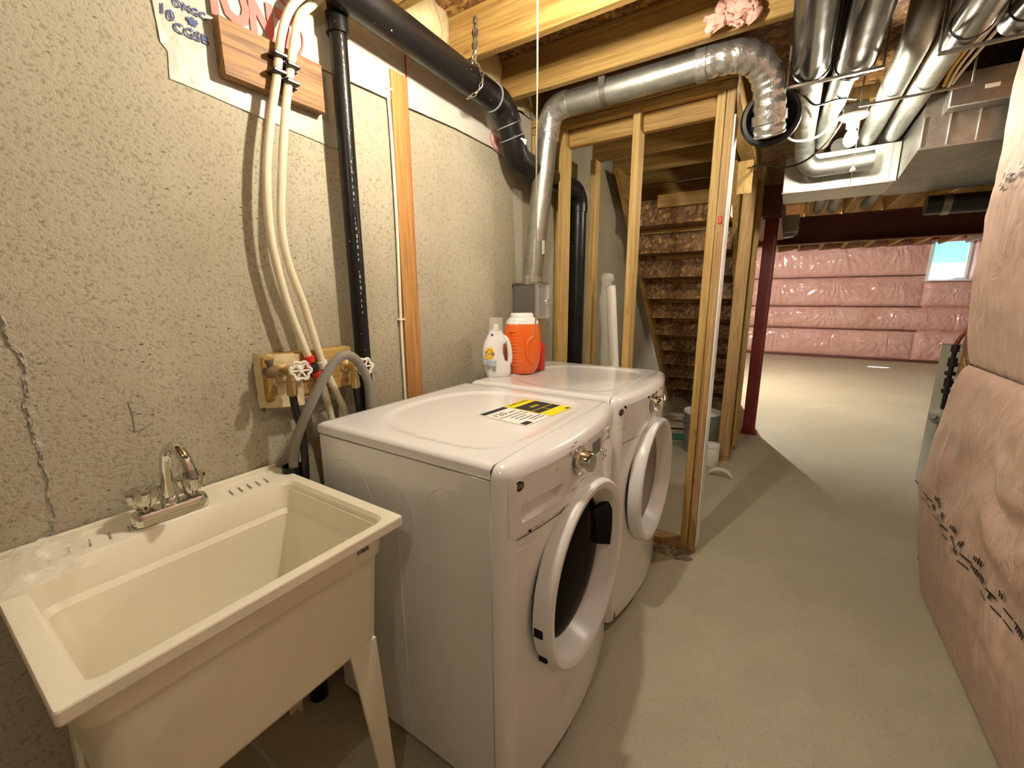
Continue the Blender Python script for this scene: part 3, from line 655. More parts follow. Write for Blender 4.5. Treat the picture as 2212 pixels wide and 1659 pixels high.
for y in (.303, .401):
    k = obj('handle', lathe(B(), [(.016,0),(.020,.008),(.028,.022),(.0315,.042),(.030,.048),(.012,.049)], Matrix.Translation((FX, y, .902)), 54, flute=lambda k: 1+.09*math.cos(9*2*PI*k/54)), 'acrylic', fc, 25, label='clear fluted knob')
    obj('stem', lathe(B(), [(.013,-.010),(.013,.006),(.006,.008),(.006,.040),(.010,.041)], Matrix.Translation((FX, y, .902)), 14), 'chrome_dark', k)
    obj('cap', lathe(B(), [(.011,.049),(.011,.0515),(.008,.053)], Matrix.Translation((FX, y, .902)), 14), 'chrome', k)
def bagf(u, v):
    x = -1.335+.20*u; y = .045+.15*v
    h = .034*math.sin(PI*u)**.7*math.sin(PI*v)**.7*(.6+.8*abs(fbm(x*16, y*16, 2)))
    return Vector((x+.012*fbm(x*20, y*20, 7), y+.012*fbm(x*20, y*20, 9), .868+h+.006*abs(fbm(x*50, y*50, 1))))
tag(obj('plastic_bag', grid(B(), 30, 24, bagf), 'clear_bag'), 'crumpled clear plastic bag on the sink rim corner', 'bag')

# ================================================================== WASHER AND DRYER
XB, XS, XE, BOW, HT = -1.20, -.530, -.487, .038, 1.02
def appliance(name, label, y0, y1, dryer):
    yc = (y0+y1)/2; hw_ = (y1-y0)/2; RC = .042
    def fx(y): 
        d = hw_-abs(y-yc)
        if d < RC: return XE-RC+math.sqrt(max(0, RC*RC-(RC-max(0, d))**2))
        t = (y-yc)/(hw_-RC); return XE+BOW*(1-min(1, abs(t))**2)
    a = thing(name, label, 'dryer' if dryer else 'washer', ((XB+XE)/2, yc, 0))
    en = 'white_enamel'
    bx('cabinet', (XB, y0+.003, .035), (XS-.002, y1-.003, .984), en, a, .004)
    # front surface with a round opening
    zc, rh = .575, .258; b = B(); NA = 120; yl, yr, zb, zt = y0+RC, y1-RC, .035, .985
    def bound(an):
        c, s = math.cos(an), math.sin(an); t = 1e9
        if c > 1e-9: t = min(t, (yr-yc)/c)
        if c < -1e-9: t = min(t, (yl-yc)/c)
        if s > 1e-9: t = min(t, (zt-zc)/s)
        if s < -1e-9: t = min(t, (zb-zc)/s)
        return t
    ang = sorted([2*PI*k/NA for k in range(NA)]+[math.atan2(zz-zc, yy-yc) % (2*PI) for yy in (yl, yr) for zz in (zb, zt)])
    rings = []
    for s in range(9):
        t = s/8; row = []
        for an in ang:
            r = rh+(bound(an)-rh)*t; y = yc+r*math.cos(an); z = zc+r*math.sin(an)
            dd = r-rh; rec = -.010*max(0, 1-dd/.035) if s < 8 else 0
            row.append(b.verts.new((fx(y)+rec, y, z)))
        rings.append(row)
    n = len(ang)
    for p, q in zip(rings, rings[1:]):
        for k in range(n): b.faces.new((p[k], p[(k+1) % n], q[(k+1) % n], q[k]))
    path = [Vector((XS, y0))]
    path += [Vector((XE-RC+RC*math.sin(t), y0+RC-RC*math.cos(t))) for t in [PI/2*k/7 for k in range(8)]]
    NF = 24; front = [Vector((fx(yl+(yr-yl)*k/NF), yl+(yr-yl)*k/NF)) for k in range(1, NF)]
    right = [Vector((XE-RC+RC*math.cos(t), y1-RC+RC*math.sin(t))) for t in [PI/2*k/7 for k in range(8)]]+[Vector((XS, y1))]
    for seg in (path, right):
        for p, q in zip(seg, seg[1:]):
            b.faces.new([b.verts.new(v) for v in ((p.x,p.y,zb),(q.x,q.y,zb),(q.x,q.y,zt),(p.x,p.y,zt))])
    full = path+front+right; m = len(full); nr = []
    for k in range(m):
        t = (full[min(k+1, m-1)]-full[max(k-1, 0)]).normalized(); nr.append(Vector((-t.y, t.x)) if False else Vector((t.y, -t.x)))
    loops = []
    for z, ins in ((.985, 0), (1.000, .004), (1.011, .012), (1.017, .022), (HT, .036)):
        loops.append([b.verts.new((max(XS, full[k].x-nr[k].x*ins) if 0 < k < m-1 else XS, full[k].y-nr[k].y*ins*(1 if 0 < k < m-1 else .6), z)) for k in range(m)])
    for p, q in zip(loops, loops[1:]):
        for k in range(m-1): b.faces.new((p[k], p[k+1], q[k+1], q[k]))
    b.faces.new(loops[-1])
    bmesh.ops.remove_doubles(b, verts=b.verts[:], dist=.0004)
    if not dryer:
        kill = [f for f in b.faces if all(y0+.040 < v.co.y < yc-.107 and .840 < v.co.z < .973 for v in f.verts) or any(y0+.052 < v.co.y < y0+.228 and .860 < v.co.z < .918 for v in f.verts)]
        bmesh.ops.delete(b, geom=kill, context='FACES')
    obj('front_panel', b, en, a, 35)
    # top with a shallow pressed contour
    xs = [XB, XB]+[XB+(XS-.001-XB)*k/56 for k in range(1, 57)]; ys = [y0+.001, y0+.001]+[y0+.001+(y1-y0-.002)*k/56 for k in range(1, 56)]+[y1-.001, y1-.001]
    b = B(); g = []
    for i, x in enumerate(xs):
        row = []
        for j, y in enumerate(ys):
            d = min(x-XB, y-y0-.001, y1-.001-y); z = HT-.010*(1-min(1, d/.014))**2
            px_, py_ = (x-(-.845))/(.285), (y-yc)/(.305); e = 2.4 if px_ < 0 else 5
            q = abs(px_)**e+abs(py_)**e; s = min(1, max(0, (1.0-q)/.22)); s = s*s*(3-2*s); z -= .006*s
            if i == 0 or j == 0 or j == len(ys)-1: z = .9865
            row.append(b.verts.new((x, y, z)))
        g.append(row)
    for i in range(len(xs)-1):
        for j in range(len(ys)-1): b.faces.new((g[i][j], g[i+1][j], g[i+1][j+1], g[i][j+1]))
    tp = obj('top_panel', b, en, a, 60)
    bx('gap', (XB+.004, y0+.004, .9835), (XS-.004, y1-.004, .9870), 'dark_gap', a, 0)
    # side embossing and seam
    for (cx, cz, r, a0, a1) in ((-1.08,.80,.115,.0,1.9), (-.905,.79,.115,.0,1.9), (-.66,.845,.085,1.0,PI)):
        obj('side_emboss', tube(B(), [(cx+r*math.cos(a0+(a1-a0)*k/16), y0+.003, cz+r*math.sin(a0+(a1-a0)*k/16)) for k in range(17)], .0019, 6), en, a)
    bx('side_rib', (-.865, y0+.0005, .06), (-.857, y0+.004, .80), en, a, .001)
    def line(pts, r=.0011, mat='dark_gap', nm='seam'):
        b = B(); P = []
        for p, q in zip(pts, pts[1:]):
            for k in range(8): P.append((p[0]+(q[0]-p[0])*k/8, p[1]+(q[1]-p[1])*k/8))
        P.append(pts[-1]); tube(b, [(fx(y)+.0003, y, z) for y, z in P], r, 5); obj(nm, b, mat, a)
    # feet
    for x in (-.56, -1.14):
        for y in (y0+.06, y1-.06):
            obj('foot', lathe(B(), [(.022,0),(.022,.010),(.008,.012),(.008,.037)], Matrix.Translation((x, y, 0)), 12), 'black_rubber', a)
    # door
    dr = thing('door', '', ''); del dr['label']; del dr['category']
    dr.parent = a; dr.location = (0, 0, 0); dr['_loc'] = [0, 0, 0]; dr.matrix_parent_inverse = Matrix.Translation(-Vector(a['_loc']))
    XD = fx(yc)+.004
    M = aim((0, yc, zc), (1, 0, 0))
    R0 = .283
    prof = [(.262, XD-.030), (R0-.004, XD-.024), (R0, XD-.014), (R0, XD+.018), (R0-.004, XD+.026), (R0-.010, XD+.030), (R0-.027, XD+.028), (R0-.032, XD+.024)]
    inner = [(R0-.036, XD+.012), (.226, XD-.040), (.223, XD-.046)] if not dryer else [(R0-.036, XD+.012), (.222, XD-.030), (.219, XD-.040)]
    obj('door_ring', lathe(B(), prof+inner, M, 72, False, False), 'white_plastic', dr, 40)
    gx = inner[-1]
    gl = [(gx[0], gx[1]+.006), (.165, gx[1]-.012 if not dryer else gx[1]-.004), (.12, gx[1]-.022 if not dryer else gx[1]-.007), (.06, gx[1]-.03 if not dryer else gx[1]-.009), (.002, gx[1]-.032 if not dryer else gx[1]-.01)]
    if not dryer: gl = [(gx[0], gx[1]+.003), (.205, gx[1]+.010), (.17, gx[1]+.016), (.12, gx[1]+.020), (.06, gx[1]+.022), (.002, gx[1]+.022)]
    obj('door_glass', lathe(B(), gl, M, 60, False, True), 'glass_dark' if not dryer else 'dryer_glass', dr, 40)
    if not dryer:
        b = B()
        def hf(u, v):
            an = -.34+.78*u; r = .176+.062*v; x = XD-.046+.042*v
            return Vector((x, yc+r*math.cos(an), zc+.04+r*math.sin(an)))
        grid(b, 10, 6, hf, thick=.012); obj('door_handle', b, 'door_black', dr)
        for z in (.548, .452):
            an = math.asin((z-zc)/R0); y = yc-R0*math.cos(an)
            bx('hinge_tab', (XD-.018, y-.003, z-.013), (XD+.008, y+.006, z+.013), 'door_black', dr, .002)
        line([(y0+RC, .827), (yc-.15, .827), (yc-.108, .850), (yc-.103, .985)])
        line([(y0+RC, .795), (yc-.25, .795)], .0016, en, 'crease')
        def dw(u, v):
            y = y0+.018+(yc-.105-y0-.018)*u; z = .838+.137*v
            pu, pv = (y-(y0+.058))/.165, (z-.866)/.046; dep = 0
            if 0 < pu < 1 and 0 < pv < 1: dep = .036*min(1, pu*14, (1-pu)*14)*min(1, (1-pv)*14, .15+pv*1.1)
            return Vector((fx(y)+.0022-dep, y, z))
        obj('detergent_drawer', grid(B(), 90, 60, dw), 'white_plastic', a, 40)
        # control cluster
        yd, zd = yc-.050, .945
        k = obj('dial', lathe(B(), [(.040,0),(.040,.006),(.033,.010),(.031,.034),(.027,.040),(.012,.041)], aim((fx(yd)+.001, yd, zd), (1,0,0)), 32), 'chrome', a, 30)
        obj('dial_rim', lathe(B(), [(.043,0),(.043,.003),(.040,.004)], aim((fx(yd)+.0005, yd, zd), (1,0,0)), 32), 'chrome_dark', k)
        bx('display', (fx(yc+.08)-.003, yc+.046, .922), (fx(yc+.08)+.0025, yc+.112, .966), 'lcd', a, .001)
        for j in range(6):
            y = yc+.138; z = .972-.0125*j
            obj('button', lathe(B(), [(.0045,0),(.0045,.003),(.003,.004)], aim((fx(y), y, z), (1,0,0)), 10), 'chrome', a)
        for j in range(3):
            y = yc+.185; z = .968-.022*j
            bx('option_button', (fx(y)-.003, y-.028, z-.006), (fx(y)+.003, y+.028, z+.006), 'white_plastic', a, .002)
        for j in range(4):
            y = yc+.160+.035*(j % 2); z = .892-.016*(j//2)
            obj('button', lathe(B(), [(.006,0),(.006,.003),(.004,.004)], aim((fx(y), y, z), (1,0,0)), 10), 'chrome', a)
        bx('start_button', (fx(yc+.215)-.006, yc+.222, .925), (fx(yc+.215)+.004, yc+.236, .985), 'chrome', a, .002)
        b = B()
        for j in range(7):
            an = PI*.62+j*.26; y = yd+.066*math.cos(an); z = zd+.066*math.sin(an)
            box(b, (fx(y)+.0002, y-.012, z-.0016), (fx(y)+.0010, y+.008, z+.0016))
        for (y, z, w) in ((yc-.075,.868,.016), (yc-.02,.876,.016), (yc-.155,.960,.03), (yc+.025,.985,.012)):
            box(b, (fx(y)+.0002, y-w, z-.0013), (fx(y)+.0010, y+w, z+.0013))
        obj('panel_print', b, 'ink_tan', a, smooth=0)
        line([(yc-.04, .898), (yc+.06, .900), (yc+.14, .912), (yc+.28, .945)], .0014, 'chrome', 'panel_trim')
    else:
        line([(y0+RC, .833), (yc-.20, .833)]); line([(yc+.20, .833), (y1-RC, .833)])
        yd, zd = yc-.045, .942
        k = obj('dial', lathe(B(), [(.040,0),(.040,.006),(.032,.010),(.030,.034),(.026,.040),(.012,.041)], aim((fx(yd)+.001, yd, zd), (1,0,0)), 32), 'chrome', a, 30)
        obj('dial_rim', lathe(B(), [(.043,0),(.043,.003),(.040,.004)], aim((fx(yd)+.0005, yd, zd), (1,0,0)), 32), 'chrome_dark', k)
        b = B()
        for j in range(12):
            y = yd+.07+.03*(j % 4); z = zd+.035-.03*(j//4); box(b, (fx(y)+.0002, y-.009, z-.0016), (fx(y)+.0010, y+.009, z+.0016))
        for (y, z, w) in ((y0+.030,.895,.005), (y0+.052,.898,.014)): box(b, (fx(y)+.0002, y-w, z-.003), (fx(y)+.0010, y+w, z+.003))
        obj('panel_print', b, 'ink_tan', a, smooth=0)
    # round badge
    y, z = y0+(.022 if dryer else .050), .965
    k = obj('badge', lathe(B(), [(.0165,0),(.0165,.002),(.014,.0032),(.013,.0026)], aim((fx(y)+.0002, y, z), (1,-.35,0)), 28), 'chrome', a)
    Mb = aim((fx(y)+.0002, y, z), (1,-.35,0))
    obj('badge_face', lathe(B(), [(.0128,.0024),(.0128,.0030)], Mb, 28), 'ink_black', k)
    b = B(); text_bm(b, 'GE', .015, Mb @ Matrix.Translation((0, 0, .0033)), .0002); obj('badge_letters', b, 'chrome', k, smooth=0)
    return a
ws = appliance('washing_machine', 'white front load washer beside the sink with yellow energy label on top', .727, 1.466, False)
dy = appliance('clothes_dryer', 'white front load dryer carrying detergent bottles next to the stud wall', 1.508, 2.250, True)
# stickers on top of the washer
es = thing('energy_label', 'yellow and black energy label stuck on the washer top', 'label', (-.72, 1.27, 1.0145))
LR = Matrix.Translation((-.722, 1.20, 0)) @ Matrix.Rotation(-.10, 4, 'Z') @ Matrix.Translation((.722, -1.20, 0)); ZT = 1.0150
def lab(name, x0, x1, y0, y1, z, mat, parent): return obj(name, box(B(), (x0, y0, z), (x1, y1, z+.0004), 0, 1, LR), mat, parent, smooth=0)
lab('paper', -.822, -.615, 1.202, 1.338, ZT, 'label_yellow', es)
lab('black_band', -.775, -.665, 1.205, 1.335, ZT+.0004, 'ink_black', es)
lab('divider', -.700, -.697, 1.205, 1.335, ZT+.0008, 'label_yellow', es)
lab('divider', -.697, -.667, 1.268, 1.271, ZT+.0008, 'label_yellow', es)
lab('mark', -.632, -.620, 1.31, 1.33, ZT+.0004, 'ink_black', es)
b = B(); text_bm(b, 'ENERGUIDE', .021, LR @ MTOP(-.806, 1.270, ZT+.0007), .0002); obj('title', b, 'ink_black', es, smooth=0)
for y in (1.250, 1.266, 1.282): lab('figure', -.742, -.726, y, y+.008, ZT+.0008, 'label_yellow', es)
el = thing('spec_label', 'white and black consumption label reading 120 on the washer top', 'label', (-.72, 1.13, 1.0145))
lab('paper', -.822, -.615, 1.062, 1.198, ZT, 'paper', el)
lab('black_band', -.815, -.790, 1.068, 1.192, ZT+.0004, 'ink_black', el)
for x, ya, yb in ((-.728,1.07,1.19), (-.708,1.10,1.19), (-.69,1.10,1.16), (-.672,1.10,1.17), (-.655,1.13,1.19), (-.64,1.13,1.19)): lab('rule', x, x+.004, ya, yb, ZT+.0004, 'ink_black', el)
lab('black_block', -.645, -.620, 1.068, 1.105, ZT+.0004, 'ink_black', el)
b = B(); text_bm(b, '120', .042, LR @ MTOP(-.757, 1.105, ZT+.0007), .0002); text_bm(b, 'kWh', .018, LR @ MTOP(-.750, 1.163, ZT+.0007), .0002); obj('figures', b, 'ink_black', el, smooth=0)
ZB = 1.0195
# ================================================================== DETERGENTS
def sup(cx0, cx1, hd, z, F, e=3.2, n=36):
    out = []
    for k in range(n):
        a = 2*PI*k/n; c, s = math.cos(a), math.sin(a)
        u = (cx0+cx1)/2+(cx1-cx0)/2*math.copysign(abs(c)**(2/e), c); d = hd*math.copysign(abs(s)**(2/e), s)
        out.append(F @ Vector((u, d, z)))
    return out
def bframe(x, y, nx, ny, z=ZB):   # u right, d towards the viewer, z up
    n = Vector((nx, ny, 0)).normalized(); u = Vector((-n.y, n.x, 0))
    return Matrix(((u.x, n.x, 0, x), (u.y, n.y, 0, y), (0, 0, 1, z), (0, 0, 0, 1)))
F = bframe(-1.165, 1.665, .62, -.78)
tb = thing('detergent_bottle', 'white detergent bottle with clear cap and round orange logo on the dryer', 'bottle', (-1.165, 1.665, ZB))
lev = [(0,-.046,.062,.030),(.004,-.050,.066,.034),(.03,-.060,.070,.037),(.065,-.068,.066,.039),(.078,-.070,.040,.040),(.12,-.070,.030,.040),(.155,-.064,.034,.038),(.172,-.058,.052,.036),(.188,-.050,.044,.033),(.205,-.041,.034,.030),(.218,-.036,.030,.028),(.226,-.034,.030,.028)]
obj('body', loft(B(), [sup(a, c, d, z, F) for z, a, c, d in lev]), 'white_plastic', tb, 50)
obj('handle', tube(B(), [F @ Vector(p) for p in ((.030,0,.196),(.050,0,.178),(.061,0,.145),(.066,0,.105),(.064,0,.072),(.052,0,.055))], .012, 12, smooth=6), 'white_plastic', tb)
obj('spout', loft(B(), [sup(-.018,.014,.014,z,F,2.2) for z in (.226,.236)]+[sup(-.013,.009,.010,.256,F,2.2)]), 'white_plastic', tb)
obj('cap', loft(B(), [sup(-.036,.032,.030,z,F,3) for z in (.228,.282)]+[sup(-.033,.029,.027,.286,F,3)]), 'clear_cap', tb, label='clear measuring cap')
FF = F @ Matrix(((1,0,0,0),(0,0,1,0),(0,1,0,0),(0,0,0,1)))       # X right, Y up, Z towards viewer
def disc(cx, cz, rx, rz, d, n=32): return [(cx+rx*math.cos(2*PI*k/n), cz+rz*math.sin(2*PI*k/n)) for k in range(n)]
obj('label_band', prism(B(), [(-.060,.066),(-.002,.066),(-.002,.084),(-.063,.084)], FF, .038, .0415), 'label_lightblue', tb, 0)
lg = obj('logo_disc', prism(B(), disc(-.036,.118,.0235,.029,0), FF, .036, .0420), 'tide_yellow', tb, 0)
obj('logo_ring', prism(B(), disc(-.036,.117,.018,.0225,0), FF, .0420, .0424), 'tide_logo_orange', lg, 0)
obj('logo_core', prism(B(), disc(-.036,.116,.0125,.016,0), FF, .0424, .0427), 'tide_yellow', lg, 0)
b = B(); text_bm(b, 'Tide', .027, FF @ Matrix.Translation((-.036, .117, .0430)), .0004); obj('logo_letters', b, 'tide_blue', lg, 0)
b = B()
for z, a, c in ((.056,-.056,-.006),(.048,-.05,-.03),(.048,-.026,-.004),(.041,-.05,-.032),(.041,-.026,-.006),(.032,-.024,-.006),(.078,-.056,-.025),(.072,-.056,-.03)): prism(b, [(a,z),(c,z),(c,z+.002),(a,z+.002)], FF, .036, .0418)
obj('small_print', b, 'ink_grey', tb, 0)
obj('emblem', prism(B(), disc(-.022,.205,.006,.006,0), FF, .026, .0315), 'ink_blue', tb, 0)

F2 = bframe(-1.110, 1.815, .62, -.78)
oj = thing('detergent_tub', 'large orange detergent tub with white lid behind the white bottle', 'tub', (-1.110, 1.815, ZB))
lev = [(0,-.055,.055,.042),(.004,-.062,.062,.048),(.03,-.080,.078,.058),(.08,-.092,.090,.064),(.15,-.095,.094,.066),(.20,-.094,.092,.065),(.235,-.088,.086,.062),(.252,-.080,.080,.058)]
obj('body', loft(B(), [sup(a, c, d, z, F2, 2.8) for z, a, c, d in lev]), 'tide_orange', oj, 50)
obj('collar', loft(B(), [sup(-.082,.082,.060,.250,F2,2.8), sup(-.080,.080,.058,.262,F2,2.8), sup(-.066,.066,.050,.280,F2,2.8)]), 'white_plastic', oj, 40)
obj('lid', loft(B(), [sup(-.060,.056,.046,.280,F2,2.6), sup(-.060,.056,.046,.296,F2,2.6), sup(-.054,.050,.041,.303,F2,2.6)]), 'white_plastic', oj, 40)
FF2 = F2 @ Matrix(((1,0,0,0),(0,0,1,0),(0,1,0,0),(0,0,0,1)))
obj('grip', tube(B(), [FF2 @ Vector(p) for p in ((.046,.185,.056),(.020,.165,.063),(.012,.125,.065),(.022,.085,.063),(.046,.062,.058))], .010, 10, smooth=6), 'tide_orange', oj)
b = B()
for k in range(11):
    z = .215-.0165*k; a = -.070+.004*((k*3) % 4); c = -.005-.010*((k*5) % 3); 
    prism(b, [(a,z),(c,z),(c,z+.0022),(a,z+.0022)], FF2, .057, .0655)
obj('small_print', b, 'tide_print', oj, 0)
F3 = bframe(-1.095, 1.935, .62, -.78)
rb = thing('red_bottle', 'dark red bottle mostly hidden behind the orange tub', 'bottle', (-1.095, 1.935, ZB))
obj('body', loft(B(), [sup(-.04,.04,.03,0,F3), sup(-.044,.044,.034,.006,F3), sup(-.044,.044,.034,.125,F3), sup(-.036,.036,.028,.145,F3), sup(-.014,.014,.014,.155,F3,2)]), 'tide_red', rb)
obj('cap', loft(B(), [sup(-.016,.016,.016,.155,F3,2), sup(-.015,.015,.015,.175,F3,2)]), 'tide_red', rb)

# ================================================================== DRYER VENT
lb = thing('vent_box', 'grey vent box with clear side at the foot of the galvanized pipe', 'vent box', (-1.25, 2.14, 1.285))
bx('body', (-1.338, 2.085, 1.285), (-1.185, 2.205, 1.470), 'grey_box', lb, .004)
bx('top_frame', (-1.342, 2.080, 1.466), (-1.170, 2.210, 1.480), 'galv_dull', lb, .003)
bx('clear_side', (-1.184, 2.082, 1.280), (-1.168, 2.212, 1.476), 'clear_cover', lb, .003)
b = B(); lathe(b, [(.006,0),(.006,.014),(.010,.016),(.010,.020)], aim((-1.168, 2.160, 1.378), (1,0,0)), 12)
box(b, (-.022,-.007,.014), (.022,.007,.020), .003, 1, aim((-1.168, 2.160, 1.378), (1,0,0)) @ Matrix.Rotation(.9, 4, 'Z'))
obj('wing_knob', b, 'pvc_white', lb)
vd = thing('dryer_vent', 'galvanized dryer vent pipe rising from the box and crossing under the joists', 'duct', (-1.2, 2.14, 1.47))
obj('riser', tube(B(), [(-1.243,2.135,1.475),(-1.142,2.125,2.240)], .0560, 28), 'galv', vd)
obj('foil_cuff', tube(B(), [(-1.244,2.135,1.472),(-1.238,2.134,1.520)], .0580, 24), 'foil', vd)
obj('elbow', tube(B(), [(-1.148,2.126,2.195),(-1.138,2.125,2.262),(-1.115,2.118,2.312),(-1.075,2.112,2.338),(-1.015,2.11,2.345)], .0595, 28, smooth=5), 'foil', vd)
obj('cross_pipe', tube(B(), [(-1.06,2.11,2.343),(-.36,2.11,2.352)], .0560, 28), 'galv', vd)
b = tube(B(), [(-.842,2.11,2.346),(-.812,2.11,2.3465)], .0578, 28, False); box(b, (-.842,2.048,2.35), (-.812,2.053,2.43)); obj('strap', b, 'galv_dull', vd)
def corr(t): return .060+.0020*math.sin(t*80)
obj('foil_elbow', tube(B(), [(-.42,2.11,2.351),(-.34,2.112,2.354),(-.26,2.130,2.352),(-.195,2.185,2.330),(-.165,2.235,2.275),(-.152,2.262,2.200),(-.146,2.285,2.12),(-.143,2.300,2.085)], .062, 28, smooth=14, rad=corr), 'foil', vd, 50)
for (p, q, r) in (((-.425,2.11,2.351),(-.385,2.11,2.352),.0645), ((-.150,2.270,2.165),(-.147,2.281,2.130),.0665)):
    obj('tape_wrap', tube(B(), [p, q], r, 24), 'foil', vd)
bx('pipe_label', (-1.150,2.088,1.63), (-1.148,2.112,1.70), 'paper', vd, 0)
b = B()
lathe(b, [(.112,0),(.118,.008),(.116,.020),(.108,.026),(.095,.022),(.082,.035),(.070,.070),(.030,.085),(.002,.088)][::-1] and [(.112,-.012),(.119,0),(.119,.012),(.112,.022),(.098,.024),(.086,.012),(.080,-.03),(.074,-.09),(.002,-.09)], aim((-.150,2.375,2.180), (.12,-1,-.12)), 40, False, True)
tag(obj('rubber_boot', b, 'black_rubber'), 'round black rubber boot hanging behind the foil covered duct', 'boot')
b = B()
for k in range(22):
    c = Vector((-.275+random.uniform(-.075,.06), 1.955+random.uniform(-.012,.012), 2.42+random.uniform(-.03,.05)))
    bmesh.ops.create_icosphere(b, subdivisions=3, radius=.026, matrix=Matrix.Translation(c) @ Matrix.Rotation(random.uniform(-1.2,.6), 4, 'Y') @ Matrix.Diagonal((random.uniform(.5,1.0), .7, random.uniform(.9,1.9), 1)))
for v in b.verts:
    n = fbm(v.co.x*30, v.co.y*30, v.co.z*30)*.016+.014*fbm(v.co.x*110, v.co.y*90, v.co.z*60); v.co += Vector((n, n*.6, n*.8))
tag(obj('insulation_tuft', b, 'fiberglass_pink', smooth=180), 'pink fibreglass tuft stuffed above the foil wrapped duct elbow', 'insulation')

# ================================================================== CEILING DUCTS, TRUNK, WIRES
def rduct(name, label, pts, r, group=None, seams=(), smooth=0, mat='galv'):
    t = thing(name, label, 'duct', pts[0], group)
    obj('pipe', tube(B(), pts, r, 28, smooth=smooth), mat, t)
    P = [Vector(p) for p in pts]
    for s in seams:
        d = (P[1]-P[0]).normalized(); c = P[0]+(P[1]-P[0])*s
        obj('joint_band', tube(B(), [c-d*.012, c+d*.012], r+.003, 28), mat, t)
    return t
G = 'round metal ducts under the ceiling'
rduct('round_duct', 'leftmost thick round duct hanging near the camera side of the strap', [(-.018,-1.2,2.318),(-.018,2.31,2.318)], .066, G, (.5, .995), mat='galv_dark_reflect')
rduct('round_duct', 'thick round duct right of the leftmost one, near the strap', [(.128,-1.2,2.318),(.128,2.36,2.318)], .066, G, (.5, .995), mat='galv_dark_reflect')
rduct('round_duct', 'thin round duct continuing beyond the strap to the elbow at the trunk', [(-.018,2.32,2.312),(-.018,3.12,2.300),(-.012,3.24,2.275),(.0,3.30,2.21),(.05,3.33,2.165),(.13,3.33,2.160),(.33,3.33,2.165)], .050, G, smooth=5)
rduct('round_duct', 'thin round duct beyond the strap running left of the lamp', [(.105,2.37,2.325),(.075,3.40,2.325)], .045, G)
rduct('round_duct', 'pale round duct lit by the bulb, nearest the lamp', [(.300,2.20,2.56),(.300,2.205,2.47),(.300,2.24,2.37),(.300,2.34,2.325),(.300,2.6,2.325),(.300,3.60,2.325)], .049, G, smooth=5)
rduct('round_duct', 'pale round duct lit by the bulb, beside the yellow cables', [(.412,2.20,2.56),(.412,2.205,2.47),(.412,2.24,2.37),(.412,2.34,2.325),(.412,2.6,2.325),(.412,3.60,2.325)], .049, G, smooth=5)
rduct('round_duct', 'upper right round duct ending at its own hanging strap', [(.400,-.6,2.25),(.400,2.17,2.25)], .052, G, (.97,), mat='galv_dark_reflect')
rduct('round_duct', 'round duct at the top right corner beside the insulated wall', [(.520,-.6,2.25),(.520,2.14,2.25)], .052, G, (.97,), mat='galv_dark_reflect')
for k, (x, y0_, lbl) in enumerate(((.20, 4.05, 'round duct in the joist bay beyond the trunk, left one'), (.34, 4.05, 'round duct in the joist bay beyond the trunk, right one'), (.66, 4.05, 'round duct in the second joist bay beyond the trunk'))):
    rduct('round_duct', lbl, [(x, y0_, 2.45), (x, 6.75, 2.45)], .055, G)
hs = thing('duct_hanger', 'black steel strap cradle under the pair of thick ducts', 'hanger', (.055, 2.25, 2.24))
bx('bar', (-.100, 2.262, 2.240), (.215, 2.278, 2.250), 'strap_steel', hs, .001)
for x in (-.100, .207): bx('side_strap', (x, 2.262, 2.25), (x+.008, 2.278, 2.40), 'strap_steel', hs, .001)
hs = thing('duct_hanger', 'black steel strap cradle under the ducts at the top right', 'hanger', (.46, 2.12, 2.19))
bx('bar', (.335, 2.112, 2.185), (.600, 2.128, 2.195), 'strap_steel', hs, .001)
for x in (.335, .592): bx('side_strap', (x, 2.112, 2.195), (x+.008, 2.128, 2.40), 'strap_steel', hs, .001)
hs = thing('duct_hanger', 'thin steel rod crossing below the pale ducts by the lamp', 'hanger', (.35, 2.72, 2.27))
bx('bar', (.185, 2.712, 2.262), (.560, 2.722, 2.272), 'strap_steel', hs, .001)
for x in (.187, .552): bx('side_strap', (x, 2.712, 2.272), (x+.006, 2.722, 2.40), 'strap_steel', hs, .001)
# rectangular trunk
tk = thing('rectangular_duct', 'rectangular galvanized duct trunk crossing behind the lit bulb', 'duct', (.2, 3.65, 2.06))
bx('casing', (-.105, 3.46, 2.060), (.463, 3.86, 2.275), 'galv', tk, .003)
for x in (-.02, .10, .24, .33, .42): bx('seam', (x, 3.455, 2.062), (x+.006, 3.461, 2.273), 'galv', tk, .001)
bx('flange', (-.108, 3.450, 2.055), (.463, 3.462, 2.064), 'galv_dull', tk, .001)
pn = thing('furnace_plenum', 'large dull metal plenum box at the upper right with flat panels', 'plenum', (1.0, 3.4, 2.1))
b = B(); prism(b, [(3.00,2.387),(3.00,2.105),(3.44,2.065),(3.95,2.065),(3.95,2.387)], Matrix(((0,0,1,.466),(1,0,0,0),(0,1,0,0),(0,0,0,1))), 0, 1.2)
obj('body', b, 'galv_dull', pn, 0)
for x in (.466, .56, .66, .78): bx('seam', (x, 2.992, 2.105), (x+.006, 3.001, 2.245), 'galv', pn, .001)
bx('flange', (.462, 2.985, 2.098), (1.66, 3.002, 2.108), 'galv_dull', pn, .001)
bx('return_drop', (.53, 2.905, 2.245), (1.66, 2.999, 2.387), 'galv_dull', pn, .004)
bx('tag', (.64, 2.9025, 2.300), (.685, 2.9055, 2.316), 'paper', pn, 0)
fu = thing('furnace', 'grey furnace cabinet partly hidden behind the insulated wall', 'furnace', (1.2, 3.85, 0))
bx('cabinet', (.965, 3.52, .02), (1.50, 4.2, 1.06), 'furnace_grey', fu, .006)
